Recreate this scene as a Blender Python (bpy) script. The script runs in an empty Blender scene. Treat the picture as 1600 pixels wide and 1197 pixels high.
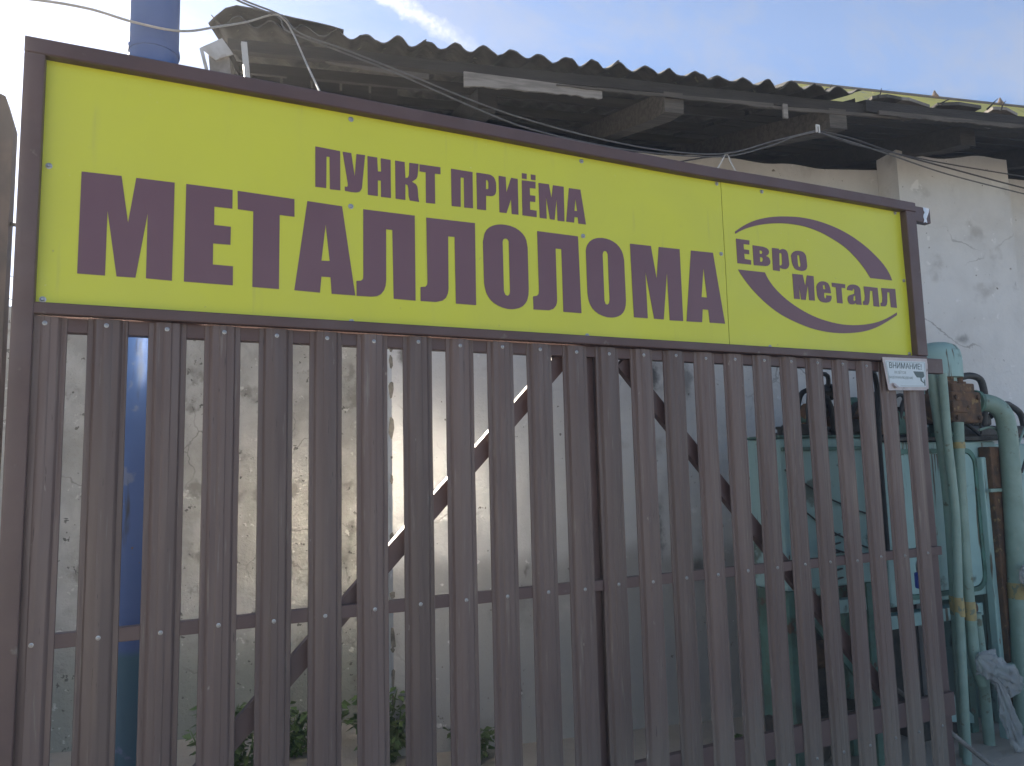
import bpy, bmesh, math, random
from mathutils import Vector, Matrix, noise
from mathutils.geometry import tessellate_polygon
R = math.radians
random.seed(7)
S = bpy.context.scene
COL = S.collection

# ------------------------------------------------------------------ camera
cam_data = bpy.data.cameras.new('camera')
cam_data.sensor_fit = 'HORIZONTAL'
cam_data.sensor_width = 36.0
cam_data.lens = 36.0 * 1189.44 / 1600.0
cam_data.clip_start = 0.05
cam_data.clip_end = 2000.0
cam = bpy.data.objects.new('camera', cam_data)
COL.objects.link(cam)
_r = Vector((0.90338093, -0.42815725, -0.02417143))
_u = Vector((-0.0261382, -0.11123452, 0.99345039))
_f = Vector((0.42804169, 0.89683234, 0.1116784))
cam.matrix_world = Matrix(((_r.x, _u.x, -_f.x, 0.28667), (_r.y, _u.y, -_f.y, -2.6075), (_r.z, _u.z, -_f.z, 1.6), (0, 0, 0, 1)))
S.camera = cam

# ------------------------------------------------------------------ sky, sun, exposure
SUN_EL, SUN_AZ = R(27.0), R(-8.5)            # azimuth from +Y towards +X
sun_dir = Vector((math.sin(SUN_AZ) * math.cos(SUN_EL), math.cos(SUN_AZ) * math.cos(SUN_EL), math.sin(SUN_EL)))
W = bpy.data.worlds.new('World')
S.world = W
W.use_nodes = True
nt = W.node_tree
nt.nodes.clear()
def wn(kind, **kw):
    n = nt.nodes.new(kind)
    for k, v in kw.items():
        setattr(n, k, v)
    return n
def wmath(op, a, b=None, c=None, clamp=False):
    n = wn('ShaderNodeMath', operation=op, use_clamp=clamp)
    for i, v in enumerate((a, b, c)):
        if v is None:
            continue
        if isinstance(v, (int, float)):
            n.inputs[i].default_value = v
        else:
            nt.links.new(v, n.inputs[i])
    return n.outputs[0]
def wmix(fac, a, b):
    n = wn('ShaderNodeMix', data_type='RGBA')
    for sock, v in ((n.inputs['Factor'], fac), (n.inputs[6], a), (n.inputs[7], b)):
        if isinstance(v, (int, float)):
            sock.default_value = v
        elif isinstance(v, tuple):
            sock.default_value = v
        else:
            nt.links.new(v, sock)
    return n.outputs[2]
sky = wn('ShaderNodeTexSky', sky_type='NISHITA', sun_disc=False)
sky.sun_elevation = SUN_EL
sky.sun_rotation = SUN_AZ % (2 * math.pi)
sky.air_density = 0.75
sky.dust_density = 0.22
sky.ozone_density = 2.6
geo = wn('ShaderNodeTexCoord')
D = geo.outputs['Generated']
# thin cirrus: stretched noise over the whole sky
mp = wn('ShaderNodeMapping')
mp.inputs['Rotation'].default_value = (0.5, 0.25, 0.9)
mp.inputs['Scale'].default_value = (1.5, 9.0, 6.5)
nt.links.new(D, mp.inputs['Vector'])
nz = wn('ShaderNodeTexNoise')
nz.inputs['Scale'].default_value = 1.7
nz.inputs['Detail'].default_value = 5
nz.inputs['Roughness'].default_value = 0.62
nz.inputs['Distortion'].default_value = 0.35
nt.links.new(mp.outputs[0], nz.inputs['Vector'])
cir = wmath('SMOOTH_MIN', wmath('MULTIPLY', wmath('MAXIMUM', wmath('SUBTRACT', nz.outputs[0], 0.43), 0.0), 4.2), 0.8, 0.1)
# contrail: a band along a great circle that ends low over the roof and widens as it ages
c1 = Vector((0.2393, 0.8041, 0.5442)).normalized()
c2 = Vector((0.3433, 0.7951, 0.4999)).normalized()
cn = c1.cross(c2).normalized()
ct = cn.cross(c2).normalized()               # points past the low end or away from it
if ct.dot(c1) > 0:
    ct = -ct
def wdot(v, d=D):
    n = wn('ShaderNodeVectorMath', operation='DOT_PRODUCT')
    nt.links.new(d, n.inputs[0])
    n.inputs[1].default_value = v
    return n.outputs['Value']
puff = wn('ShaderNodeTexNoise')
puff.inputs['Scale'].default_value = 60.0
puff.inputs['Detail'].default_value = 3
nt.links.new(D, puff.inputs['Vector'])
puff2 = wn('ShaderNodeTexNoise')
puff2.inputs['Scale'].default_value = 210.0
puff2.inputs['Detail'].default_value = 2
nt.links.new(D, puff2.inputs['Vector'])
pf = wmath('SUBTRACT', puff.outputs[0], 0.5)
dist = wmath('ABSOLUTE', wmath('ADD', wdot(cn), wmath('MULTIPLY', pf, 0.022)))
band = wmath('SUBTRACT', 1.0, wmath('DIVIDE', dist, 0.0125), clamp=True)
band = wmath('MULTIPLY', wmath('POWER', band, 0.8), wmath('ADD', 0.1, wmath('MULTIPLY', puff2.outputs[0], 1.7)))
along = wdot(ct)
endf = wmath('SUBTRACT', 1.0, wmath('MULTIPLY', wmath('ADD', along, 0.10), 8.0), clamp=True)
front = wmath('GREATER_THAN', wdot(c2), 0.0)
trail = wmath('MULTIPLY', wmath('MULTIPLY', wmath('MULTIPLY', band, endf), front), 1.0, clamp=True)
lum = wn('ShaderNodeRGBToBW')
nt.links.new(sky.outputs[0], lum.inputs[0])
white = wn('ShaderNodeVectorMath', operation='SCALE')
white.inputs[0].default_value = (1.22, 1.27, 1.40)
nt.links.new(lum.outputs[0], white.inputs['Scale'])
col = wmix(wmath('MULTIPLY', cir, 0.42), sky.outputs[0], white.outputs[0])
white2 = wn('ShaderNodeVectorMath', operation='SCALE')
white2.inputs[0].default_value = (2.1, 2.15, 2.25)
nt.links.new(lum.outputs[0], white2.inputs['Scale'])
col = wmix(trail, col, white2.outputs[0])
bg = wn('ShaderNodeBackground')
bg.inputs['Strength'].default_value = 0.055
nt.links.new(col, bg.inputs['Color'])
out = wn('ShaderNodeOutputWorld')
nt.links.new(bg.outputs[0], out.inputs[0])

sun_data = bpy.data.lights.new('sun', 'SUN')
sun_data.energy = 5.0
sun_data.angle = R(0.53)
sun_data.color = (1.0, 0.90, 0.75)
sun = bpy.data.objects.new('sun', sun_data)
COL.objects.link(sun)
sun.rotation_euler = sun_dir.to_track_quat('Z', 'Y').to_euler()
sun.location = sun_dir * 30

S.view_settings.view_transform = 'Standard'
S.view_settings.look = 'None'
S.view_settings.exposure = 1.98
S.view_settings.gamma = 1.0
S.view_settings.use_curve_mapping = False
S.render.engine = 'CYCLES'
S.cycles.use_denoising = True
S.cycles.max_bounces = 8
S.cycles.diffuse_bounces = 4
S.cycles.caustics_reflective = True
S.cycles.blur_glossy = 0.3
S.cycles.sample_clamp_indirect = 60.0

# ------------------------------------------------------------------ helpers
class MB:
    """collects geometry for ONE mesh object"""
    def __init__(self):
        self.v, self.f = [], []
    def add(self, verts, faces):
        k = len(self.v)
        self.v += [tuple(p) for p in verts]
        self.f += [tuple(i + k for i in fc) for fc in faces]
        return self
    def box(self, x0, x1, y0, y1, z0, z1):
        v = [(x0, y0, z0), (x1, y0, z0), (x1, y1, z0), (x0, y1, z0), (x0, y0, z1), (x1, y0, z1), (x1, y1, z1), (x0, y1, z1)]
        return self.add(v, [(0, 3, 2, 1), (4, 5, 6, 7), (0, 1, 5, 4), (1, 2, 6, 5), (2, 3, 7, 6), (3, 0, 4, 7)])
    def bbox(self, x0, x1, y0, y1, z0, z1, b=0.004):
        """box with chamfered edges"""
        bm = bmesh.new()
        m = Matrix.Translation(((x0 + x1) / 2, (y0 + y1) / 2, (z0 + z1) / 2)) @ Matrix.Diagonal((x1 - x0, y1 - y0, z1 - z0, 1))
        bmesh.ops.create_cube(bm, size=1.0, matrix=m)
        bmesh.ops.bevel(bm, geom=list(bm.edges), offset=b, segments=2, affect='EDGES', profile=0.5)
        bm.verts.index_update()
        self.add([v.co[:] for v in bm.verts], [[v.index for v in f.verts] for f in bm.faces])
        bm.free()
        return self
    def bar(self, a, b, w, h, up=(0, 1, 0)):
        """rectangular bar from a to b; w across, h along 'up'"""
        a, b, up = Vector(a), Vector(b), Vector(up)
        d = (b - a).normalized()
        s = d.cross(up).normalized() * (w / 2)
        u = s.cross(d).normalized() * (h / 2)
        v = [p + q for p in (a, b) for q in (-s - u, s - u, s + u, -s + u)]
        return self.add(v, [(3, 2, 1, 0), (4, 5, 6, 7), (0, 1, 5, 4), (1, 2, 6, 5), (2, 3, 7, 6), (3, 0, 4, 7)])
    def tube(self, pts, r, n=8, caps=True):
        pts = [Vector(p) for p in pts]
        rs = r if isinstance(r, (list, tuple)) else [r] * len(pts)
        t = (pts[1] - pts[0]).normalized()
        ref = Vector((0, 0, 1)) if abs(t.z) < 0.9 else Vector((1, 0, 0))
        nrm = t.cross(ref).normalized()
        rings = []
        for i, p in enumerate(pts):
            t2 = (pts[min(i + 1, len(pts) - 1)] - pts[max(i - 1, 0)])
            t2 = t2.normalized() if t2.length > 1e-9 else t
            nrm = (nrm - t2 * nrm.dot(t2)).normalized()
            bn = t2.cross(nrm)
            rings.append([p + (nrm * math.cos(2 * math.pi * k / n) + bn * math.sin(2 * math.pi * k / n)) * rs[i] for k in range(n)])
        v = [q for ring in rings for q in ring]
        f = []
        for i in range(len(pts) - 1):
            for k in range(n):
                f.append((i * n + k, i * n + (k + 1) % n, (i + 1) * n + (k + 1) % n, (i + 1) * n + k))
        if caps:
            f.append(tuple(range(n - 1, -1, -1)))
            f.append(tuple((len(pts) - 1) * n + k for k in range(n)))
        return self.add(v, f)
    def lathe(self, prof, c=(0, 0, 0), axis='z', n=16):
        rings = []
        for r, h in prof:
            for k in range(n):
                a = 2 * math.pi * k / n
                p = {'z': (r * math.cos(a), r * math.sin(a), h), 'y': (r * math.cos(a), h, -r * math.sin(a)), 'x': (h, r * math.cos(a), r * math.sin(a))}[axis]
                rings.append((p[0] + c[0], p[1] + c[1], p[2] + c[2]))
        f = []
        for i in range(len(prof) - 1):
            for k in range(n):
                f.append((i * n + k, i * n + (k + 1) % n, (i + 1) * n + (k + 1) % n, (i + 1) * n + k))
        f.append(tuple(range(n - 1, -1, -1)))
        f.append(tuple((len(prof) - 1) * n + k for k in range(n)))
        return self.add(rings, f)
    def prism(self, loops, y0, y1, plane='xz'):
        """polygon (outer loop + holes) given in a plane, extruded between y0 (front) and y1"""
        def P(p, y):
            return (p[0], y, p[1]) if plane == 'xz' else ((y, p[0], p[1]) if plane == 'yz' else (p[0], p[1], y))
        flat = [p for lp in loops for p in lp]
        tris = tessellate_polygon([[Vector((p[0], p[1], 0)) for p in lp] for lp in loops])
        n = len(flat)
        v = [P(p, y0) for p in flat] + [P(p, y1) for p in flat]
        f = [tuple(t) for t in tris] + [tuple(i + n for i in reversed(t)) for t in tris]
        k = 0
        for lp in loops:
            m = len(lp)
            for i in range(m):
                a, b = k + i, k + (i + 1) % m
                f.append((a, b, b + n, a + n))
            k += m
        return self.add(v, f)
    def mesh(self, name, material, smooth=False, recalc=True):
        me = bpy.data.meshes.new(name)
        me.from_pydata(self.v, [], self.f)
        if recalc:
            bm = bmesh.new()
            bm.from_mesh(me)
            bmesh.ops.recalc_face_normals(bm, faces=bm.faces)
            bm.to_mesh(me)
            bm.free()
        if smooth:
            for p in me.polygons:
                p.use_smooth = True
            me.set_sharp_from_angle(angle=R(smooth if not isinstance(smooth, bool) else 40))
        me.materials.append(material)
        me.update()
        return me
    def build(self, name, material, parent=None, smooth=False, recalc=True):
        return link(name, self.mesh(name, material, smooth, recalc), parent)
def link(name, data, parent=None):
    o = bpy.data.objects.new(name, data)
    COL.objects.link(o)
    if parent is not None:
        o.parent = parent
    return o
def empty(name, loc=(0, 0, 0), rz=0.0):
    o = bpy.data.objects.new(name, None)
    COL.objects.link(o)
    o.location = loc
    o.rotation_euler = (0, 0, rz)
    o.empty_display_size = 0.2
    return o
def tag(o, label=None, cat=None, group=None, kind=None):
    for k, v in (('label', label), ('category', cat), ('group', group), ('kind', kind)):
        if v:
            o[k] = v
    return o
def smoothpath(p, n=5):
    p = [Vector(q) for q in p]
    res = []
    for i in range(len(p) - 1):
        a, b, c, d = p[max(i - 1, 0)], p[i], p[i + 1], p[min(i + 2, len(p) - 1)]
        for k in range(n):
            t = k / n
            res.append(0.5 * ((2 * b) + (c - a) * t + (2 * a - 5 * b + 4 * c - d) * t * t + (-a + 3 * b - 3 * c + d) * t ** 3))
    return res + [p[-1]]

# ------------------------------------------------------------------ materials
def mat(name, c1, c2=None, scale=6.0, detail=4, rough=0.7, rough2=None, bump=0.0, bscale=None, metal=0.0, stretch=(1, 1, 1),
        spots=None, layer=None, spec=0.5, thr=(0.35, 0.65), coords='Object', cracks=None, vary=0.0):
    """c1/c2 mixed by noise; spots=(colour, scale, threshold, softness) adds marks; layer=(colour, z0, z1, noise) a wash above/below a height"""
    m = bpy.data.materials.new(name)
    m.use_nodes = True
    t = m.node_tree
    b = t.nodes['Principled BSDF']
    b.inputs['Metallic'].default_value = metal
    b.inputs['Specular IOR Level'].default_value = spec
    tc = t.nodes.new('ShaderNodeTexCoord')
    mpn = t.nodes.new('ShaderNodeMapping')
    mpn.inputs['Scale'].default_value = stretch
    src_vec = tc.outputs[coords]
    if vary:                                 # every copy gets its own piece of the pattern
        oi = t.nodes.new('ShaderNodeObjectInfo')
        off = t.nodes.new('ShaderNodeVectorMath')
        off.operation = 'MULTIPLY_ADD'
        t.links.new(oi.outputs['Random'], off.inputs[0])
        off.inputs[1].default_value = (37.0, 53.0, 71.0)
        t.links.new(src_vec, off.inputs[2])
        src_vec = off.outputs[0]
    t.links.new(src_vec, mpn.inputs['Vector'])
    def nse(sc, det=detail, rg=0.6, vec=None, dist=0.0):
        n = t.nodes.new('ShaderNodeTexNoise')
        n.inputs['Scale'].default_value = sc
        n.inputs['Detail'].default_value = det
        n.inputs['Roughness'].default_value = rg
        n.inputs['Distortion'].default_value = dist
        t.links.new(vec or mpn.outputs[0], n.inputs['Vector'])
        return n.outputs[0]
    def rng(v, a, bb, lo=0.0, hi=1.0):
        n = t.nodes.new('ShaderNodeMapRange')
        n.interpolation_type = 'SMOOTHSTEP'
        for i, x in enumerate((a, bb, lo, hi)):
            n.inputs[i + 1].default_value = x
        t.links.new(v, n.inputs[0])
        return n.outputs[0]
    def mix(fac, a, bb):
        n = t.nodes.new('ShaderNodeMix')
        n.data_type = 'RGBA'
        for s_, v in ((n.inputs[0], fac), (n.inputs[6], a), (n.inputs[7], bb)):
            if isinstance(v, (int, float)):
                s_.default_value = v
            elif isinstance(v, tuple):
                s_.default_value = (*v, 1.0) if len(v) == 3 else v
            else:
                t.links.new(v, s_)
        return n.outputs[2]
    base = (*c1, 1.0)
    n1 = nse(scale, dist=0.3)
    if c2:
        base = mix(rng(n1, *thr), c1, c2)
    if layer:
        lc, z0, z1, amp = layer
        sx = t.nodes.new('ShaderNodeSeparateXYZ')
        t.links.new(tc.outputs['Object'], sx.inputs[0])
        ad = t.nodes.new('ShaderNodeMath')
        ad.operation = 'MULTIPLY_ADD'
        t.links.new(nse(2.3, 5), ad.inputs[0])
        ad.inputs[1].default_value = amp
        t.links.new(sx.outputs[2], ad.inputs[2])
        base = mix(rng(ad.outputs[0], z0 + amp / 2, z1 + amp / 2), lc, base)
    if spots:
        for sc_, ssc, th, soft, *st in spots:
            vec = None
            if st:
                m3 = t.nodes.new('ShaderNodeMapping')
                m3.inputs['Scale'].default_value = st[0]
                m3.inputs['Location'].default_value = (3.1, 1.7, 0.4)
                t.links.new(src_vec, m3.inputs['Vector'])
                vec = m3.outputs[0]
            base = mix(rng(nse(ssc, 4, 0.55, vec), th, th + soft), base, sc_)
    if cracks:
        csc, cw, ccol = cracks
        dv = t.nodes.new('ShaderNodeTexNoise')
        dv.inputs['Scale'].default_value = csc * 2.5
        dv.inputs['Detail'].default_value = 6
        t.links.new(mpn.outputs[0], dv.inputs['Vector'])
        ad2 = t.nodes.new('ShaderNodeVectorMath')
        ad2.operation = 'MULTIPLY_ADD'
        t.links.new(dv.outputs['Color'], ad2.inputs[0])
        ad2.inputs[1].default_value = (0.5 / csc,) * 3
        t.links.new(mpn.outputs[0], ad2.inputs[2])
        vo = t.nodes.new('ShaderNodeTexVoronoi')
        vo.feature = 'DISTANCE_TO_EDGE'
        vo.inputs['Scale'].default_value = csc
        t.links.new(ad2.outputs[0], vo.inputs['Vector'])
        ln_ = rng(vo.outputs['Distance'], cw * 0.4, cw, 1.0, 0.0)
        mk = t.nodes.new('ShaderNodeMath')
        mk.operation = 'MULTIPLY'
        t.links.new(ln_, mk.inputs[0])
        t.links.new(rng(nse(csc * .8, 3), 0.5, 0.62), mk.inputs[1])
        base = mix(mk.outputs[0], base, ccol)
    if vary:
        oi = t.nodes.new('ShaderNodeObjectInfo')
        hs = t.nodes.new('ShaderNodeHueSaturation')
        t.links.new(rng(oi.outputs['Random'], 0.0, 1.0, 1.0 - vary, 1.0 + vary), hs.inputs['Value'])
        if isinstance(base, tuple):
            hs.inputs['Color'].default_value = base
        else:
            t.links.new(base, hs.inputs['Color'])
        base = hs.outputs[0]
    if isinstance(base, tuple):
        b.inputs['Base Color'].default_value = base
    else:
        t.links.new(base, b.inputs['Base Color'])
    if rough2 is None:
        b.inputs['Roughness'].default_value = rough
    else:
        t.links.new(rng(nse(scale * 1.7), 0.3, 0.7, rough, rough2), b.inputs['Roughness'])
    if bump:
        bn = t.nodes.new('ShaderNodeBump')
        bn.inputs['Strength'].default_value = 1.0
        bn.inputs['Distance'].default_value = bump
        t.links.new(nse(bscale or scale * 4, 5, 0.65), bn.inputs['Height'])
        t.links.new(bn.outputs[0], b.inputs['Normal'])
    return m
BROWN_BASE = (0.122, 0.084, 0.073)
M = {}
M['brown'] = mat('brown_coated_steel', BROWN_BASE, (0.142, 0.100, 0.087), 3.0, rough=0.36, rough2=0.58, bump=0.0004, bscale=30, stretch=(7, 7, 0.5), vary=0.13,
                 spots=[((0.185, 0.15, 0.125), 9.0, 0.62, 0.12), ((0.055, 0.038, 0.034), 22.0, 0.68, 0.04), ((0.24, 0.205, 0.175), 34.0, 0.72, 0.03, (1, 1, 0.35))],
                 layer=((0.165, 0.135, 0.11), 0.25, 0.75, 0.5))
M['brown_paint'] = mat('brown_painted_steel', (0.092, 0.056, 0.051), (0.108, 0.066, 0.06), 5, rough=0.42, rough2=0.6, bump=0.0004, bscale=50,
                       spots=[((0.17, 0.14, 0.12), 14.0, 0.67, 0.08)])
M['yellow'] = mat('yellow_sign_film', (0.615, 0.635, 0.040), (0.585, 0.60, 0.046), 1.4, rough=0.30, rough2=0.48,
                  spots=[((0.52, 0.53, 0.07), 3.2, 0.60, 0.25, (9, 1, 0.7)), ((0.36, 0.35, 0.11), 26.0, 0.70, 0.06), ((0.66, 0.66, 0.20), 60.0, 0.70, 0.05)])
M['print'] = mat('dark_brown_print', (0.15, 0.072, 0.088), (0.16, 0.079, 0.095), 3, rough=0.4)
M['aluback'] = mat('bare_aluminium_back', (0.86, 0.84, 0.80), (0.80, 0.79, 0.77), 5, rough=0.15, rough2=0.24, bump=0.0012, bscale=3.0, metal=1.0)
M['zinc'] = mat('zinc_screw', (0.50, 0.50, 0.50), (0.33, 0.33, 0.33), 60, rough=0.38, metal=0.9)
M['plaster'] = mat('whitewashed_plaster', (0.69, 0.685, 0.665), (0.61, 0.605, 0.585), 2.2, rough=0.9, bump=0.009, bscale=22, cracks=(1.3, 0.009, (0.36, 0.35, 0.33)),
                   spots=[((0.48, 0.465, 0.44), 3.3, 0.58, 0.14), ((0.20, 0.185, 0.165), 23.0, 0.685, 0.03), ((0.13, 0.12, 0.11), 2.6, 0.70, 0.06, (1.6, 1, 0.8)), ((0.77, 0.76, 0.74), 11.0, 0.66, 0.05)],
                   layer=((0.40, 0.395, 0.38), 0.98, 1.14, 0.25))
def smudge(m, marks):
    # soot and damp marks with shapes of their own: (s, z, radius s, radius z, strength)
    t = m.node_tree
    b = t.nodes['Principled BSDF']
    src = b.inputs['Base Color'].links[0].from_socket
    tc = t.nodes.new('ShaderNodeTexCoord')
    for s, z, rs, rz, k in marks:
        mpn = t.nodes.new('ShaderNodeMapping')
        mpn.vector_type = 'POINT'
        mpn.inputs['Location'].default_value = (-s / rs, 0, -z / rz)
        mpn.inputs['Scale'].default_value = (1 / rs, 0, 1 / rz)
        t.links.new(tc.outputs['Object'], mpn.inputs['Vector'])
        ln = t.nodes.new('ShaderNodeVectorMath')
        ln.operation = 'LENGTH'
        t.links.new(mpn.outputs[0], ln.inputs[0])
        n = t.nodes.new('ShaderNodeTexNoise')
        n.inputs['Scale'].default_value = 14
        n.inputs['Detail'].default_value = 7
        n.inputs['Roughness'].default_value = 0.7
        t.links.new(tc.outputs['Object'], n.inputs['Vector'])
        a = t.nodes.new('ShaderNodeMath')
        a.operation = 'MULTIPLY_ADD'
        t.links.new(n.outputs[0], a.inputs[0])
        a.inputs[1].default_value = 1.6
        t.links.new(ln.outputs['Value'], a.inputs[2])
        r = t.nodes.new('ShaderNodeMapRange')
        r.interpolation_type = 'SMOOTHSTEP'
        for i, v in enumerate((1.0, 1.75, k, 0.0)):
            r.inputs[i + 1].default_value = v
        t.links.new(a.outputs[0], r.inputs[0])
        mx = t.nodes.new('ShaderNodeMix')
        mx.data_type = 'RGBA'
        t.links.new(r.outputs[0], mx.inputs[0])
        t.links.new(src, mx.inputs[6])
        mx.inputs[7].default_value = (0.06, 0.058, 0.055, 1)
        src = mx.outputs[2]
    t.links.new(src, b.inputs['Base Color'])
smudge(M['plaster'], [(2.17, 2.17, .07, .16, .85), (2.40, 2.15, .07, .16, .6), (2.14, 1.17, .09, .22, .8), (2.36, 1.30, .05, .10, .6), (0.56, 2.30, .05, .10, .8), (2.42, .93, .10, .10, .6), (4.42, 2.42, .07, .05, .5), (1.6, 1.5, .04, .1, .4), (1.2, .8, .2, .2, .3)])
M['concrete'] = mat('rough_cast_concrete', (0.44, 0.42, 0.38), (0.31, 0.295, 0.26), 3.2, rough=0.95, bump=0.016, bscale=26, cracks=(1.7, 0.010, (0.20, 0.19, 0.165)),
                    spots=[((0.22, 0.21, 0.18), 5.0, 0.58, 0.10), ((0.10, 0.095, 0.08), 24.0, 0.655, 0.03), ((0.52, 0.50, 0.45), 17.0, 0.64, 0.05)], layer=((0.26, 0.26, 0.22), 0.3, 0.8, 0.5))
M['chip'] = mat('bare_dark_render', (0.17, 0.16, 0.14), (0.09, 0.085, 0.075), 30, rough=0.95, bump=0.003, bscale=60)
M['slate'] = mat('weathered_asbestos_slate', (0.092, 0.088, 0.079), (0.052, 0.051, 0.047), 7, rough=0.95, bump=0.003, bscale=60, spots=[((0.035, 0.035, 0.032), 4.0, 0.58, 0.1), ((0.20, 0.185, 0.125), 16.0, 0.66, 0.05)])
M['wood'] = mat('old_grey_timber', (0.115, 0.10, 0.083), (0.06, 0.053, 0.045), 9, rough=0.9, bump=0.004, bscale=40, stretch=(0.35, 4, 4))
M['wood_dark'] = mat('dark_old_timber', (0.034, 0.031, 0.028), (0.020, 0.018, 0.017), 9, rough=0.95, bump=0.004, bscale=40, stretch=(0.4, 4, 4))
M['lath'] = mat('pale_grey_lath', (0.27, 0.25, 0.225), (0.17, 0.155, 0.14), 10, rough=0.9, bump=0.003, bscale=50, stretch=(0.5, 4, 4))
M['white_sheet'] = mat('dirty_white_sheet_metal', (0.46, 0.455, 0.43), (0.30, 0.285, 0.25), 7, rough=0.5, spots=[((0.22, 0.18, 0.13), 9.0, 0.60, 0.1)])
M['rust_grey'] = mat('weathered_grey_metal', (0.22, 0.205, 0.18), (0.13, 0.115, 0.095), 12, rough=0.7)
M['blue'] = mat('blue_painted_steel', (0.028, 0.080, 0.24), (0.036, 0.092, 0.26), 4, rough=0.55, rough2=0.6, bump=0.0006, bscale=40, layer=((0.02, 0.095, 0.15), 0.98, 1.02, 0.02),
                spots=[((0.10, 0.14, 0.25), 10.0, 0.60, 0.08), ((0.12, 0.07, 0.04), 26.0, 0.69, 0.04), ((0.02, 0.03, 0.05), 5.0, 0.62, 0.1, (3, 3, .4))])
M['yellow_roof'] = mat('yellow_profiled_roof_sheet', (0.72, 0.62, 0.10), (0.60, 0.52, 0.12), 2.0, rough=0.55, spots=[((0.45, 0.41, 0.22), 5.0, 0.60, 0.1)])
M['teal'] = mat('teal_machine_paint', (0.29, 0.44, 0.41), (0.32, 0.48, 0.45), 3, rough=0.45, rough2=0.62, bump=0.001, bscale=25,
                spots=[((0.12, 0.16, 0.13), 6.0, 0.60, 0.09), ((0.13, 0.07, 0.035), 15.0, 0.66, 0.05, (1, 1, .35)), ((0.30, 0.42, 0.39), 38.0, 0.68, 0.03), ((0.10, 0.085, 0.055), 5.0, 0.61, 0.06, (4, 4, .3))])
M['teal_dirty'] = mat('oily_teal_paint', (0.10, 0.215, 0.17), (0.07, 0.125, 0.095), 7, rough=0.5, rough2=0.7, bump=0.002, bscale=30, spots=[((0.10, 0.06, 0.035), 11.0, 0.60, 0.08)])
M['teal_pipe'] = mat('green_painted_pipe', (0.24, 0.345, 0.29), (0.20, 0.29, 0.235), 8, rough=0.42, rough2=0.6, bump=0.001, bscale=30, spots=[((0.12, 0.13, 0.085), 14.0, 0.63, 0.08), ((0.26, 0.33, 0.27), 30.0, 0.66, 0.04), ((0.05, 0.055, 0.04), 6.0, 0.62, 0.1, (1, 1, .25))])
M['band'] = mat('ochre_pipe_band', (0.40, 0.31, 0.12), (0.30, 0.25, 0.12), 14, rough=0.6, spots=[((0.16, 0.19, 0.13), 25.0, 0.55, 0.06)])
M['rust'] = mat('rusty_cast_iron', (0.155, 0.085, 0.045), (0.075, 0.05, 0.034), 16, rough=0.85, bump=0.004, bscale=60, spots=[((0.25, 0.17, 0.08), 22.0, 0.60, 0.08)])
M['oily'] = mat('oily_black_steel', (0.035, 0.036, 0.032), (0.06, 0.052, 0.042), 12, rough=0.5, rough2=0.75, bump=0.003, bscale=40)
M['rubber'] = mat('black_rubber', (0.03, 0.03, 0.03), (0.05, 0.05, 0.048), 18, rough=0.6)
M['cable_black'] = mat('black_cable_sheath', (0.035, 0.035, 0.04), rough=0.6)
M['cable_grey'] = mat('pale_grey_cable_sheath', (0.42, 0.40, 0.36), (0.34, 0.32, 0.29), 20, rough=0.6)
M['wire_white'] = mat('white_wire', (0.55, 0.545, 0.52), rough=0.5)
M['cable_dust'] = mat('dusty_dark_cable', (0.13, 0.13, 0.13), (0.09, 0.09, 0.095), 20, rough=0.7)
M['paper'] = mat('warning_sign_face', (0.60, 0.67, 0.70), (0.55, 0.63, 0.665), 6, rough=0.4)
M['paper_back'] = mat('pink_grey_backing', (0.56, 0.51, 0.51), (0.47, 0.43, 0.43), 12, rough=0.6, spots=[((0.3, 0.27, 0.25), 20.0, 0.62, 0.06)])
M['ink'] = mat('dark_green_grey_ink', (0.11, 0.15, 0.15), rough=0.6)
M['ink_pale'] = mat('faded_ink', (0.30, 0.36, 0.37), rough=0.6)
M['padlock'] = mat('blue_padlock_plastic', (0.03, 0.06, 0.33), (0.04, 0.08, 0.38), 20, rough=0.4)
M['ground'] = mat('dry_packed_earth', (0.50, 0.44, 0.36), (0.41, 0.36, 0.29), 0.7, rough=0.95, bump=0.02, bscale=9, spots=[((0.42, 0.38, 0.32), 5.0, 0.60, 0.08), ((0.10, 0.12, 0.05), 1.1, 0.62, 0.1)])
M['leaf'] = mat('green_weed_leaf', (0.07, 0.12, 0.028), (0.12, 0.18, 0.05), 9, rough=0.55)
M['post'] = mat('brown_neighbour_post', (0.15, 0.105, 0.08), (0.10, 0.075, 0.06), 6, rough=0.7, bump=0.001)
M['sticker'] = mat('torn_silver_sticker', (0.62, 0.70, 0.80), (0.80, 0.82, 0.84), 30, rough=0.3)
def plastic_mat():
    m = mat('thin_clouded_plastic', (0.50, 0.51, 0.50), (0.40, 0.41, 0.41), 8, rough=0.35, bump=0.004, bscale=18)
    m.node_tree.nodes['Principled BSDF'].inputs['Transmission Weight'].default_value = 0.25
    m.node_tree.nodes['Principled BSDF'].inputs['Alpha'].default_value = 0.5
    return m
M['plastic'] = plastic_mat()

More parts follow.
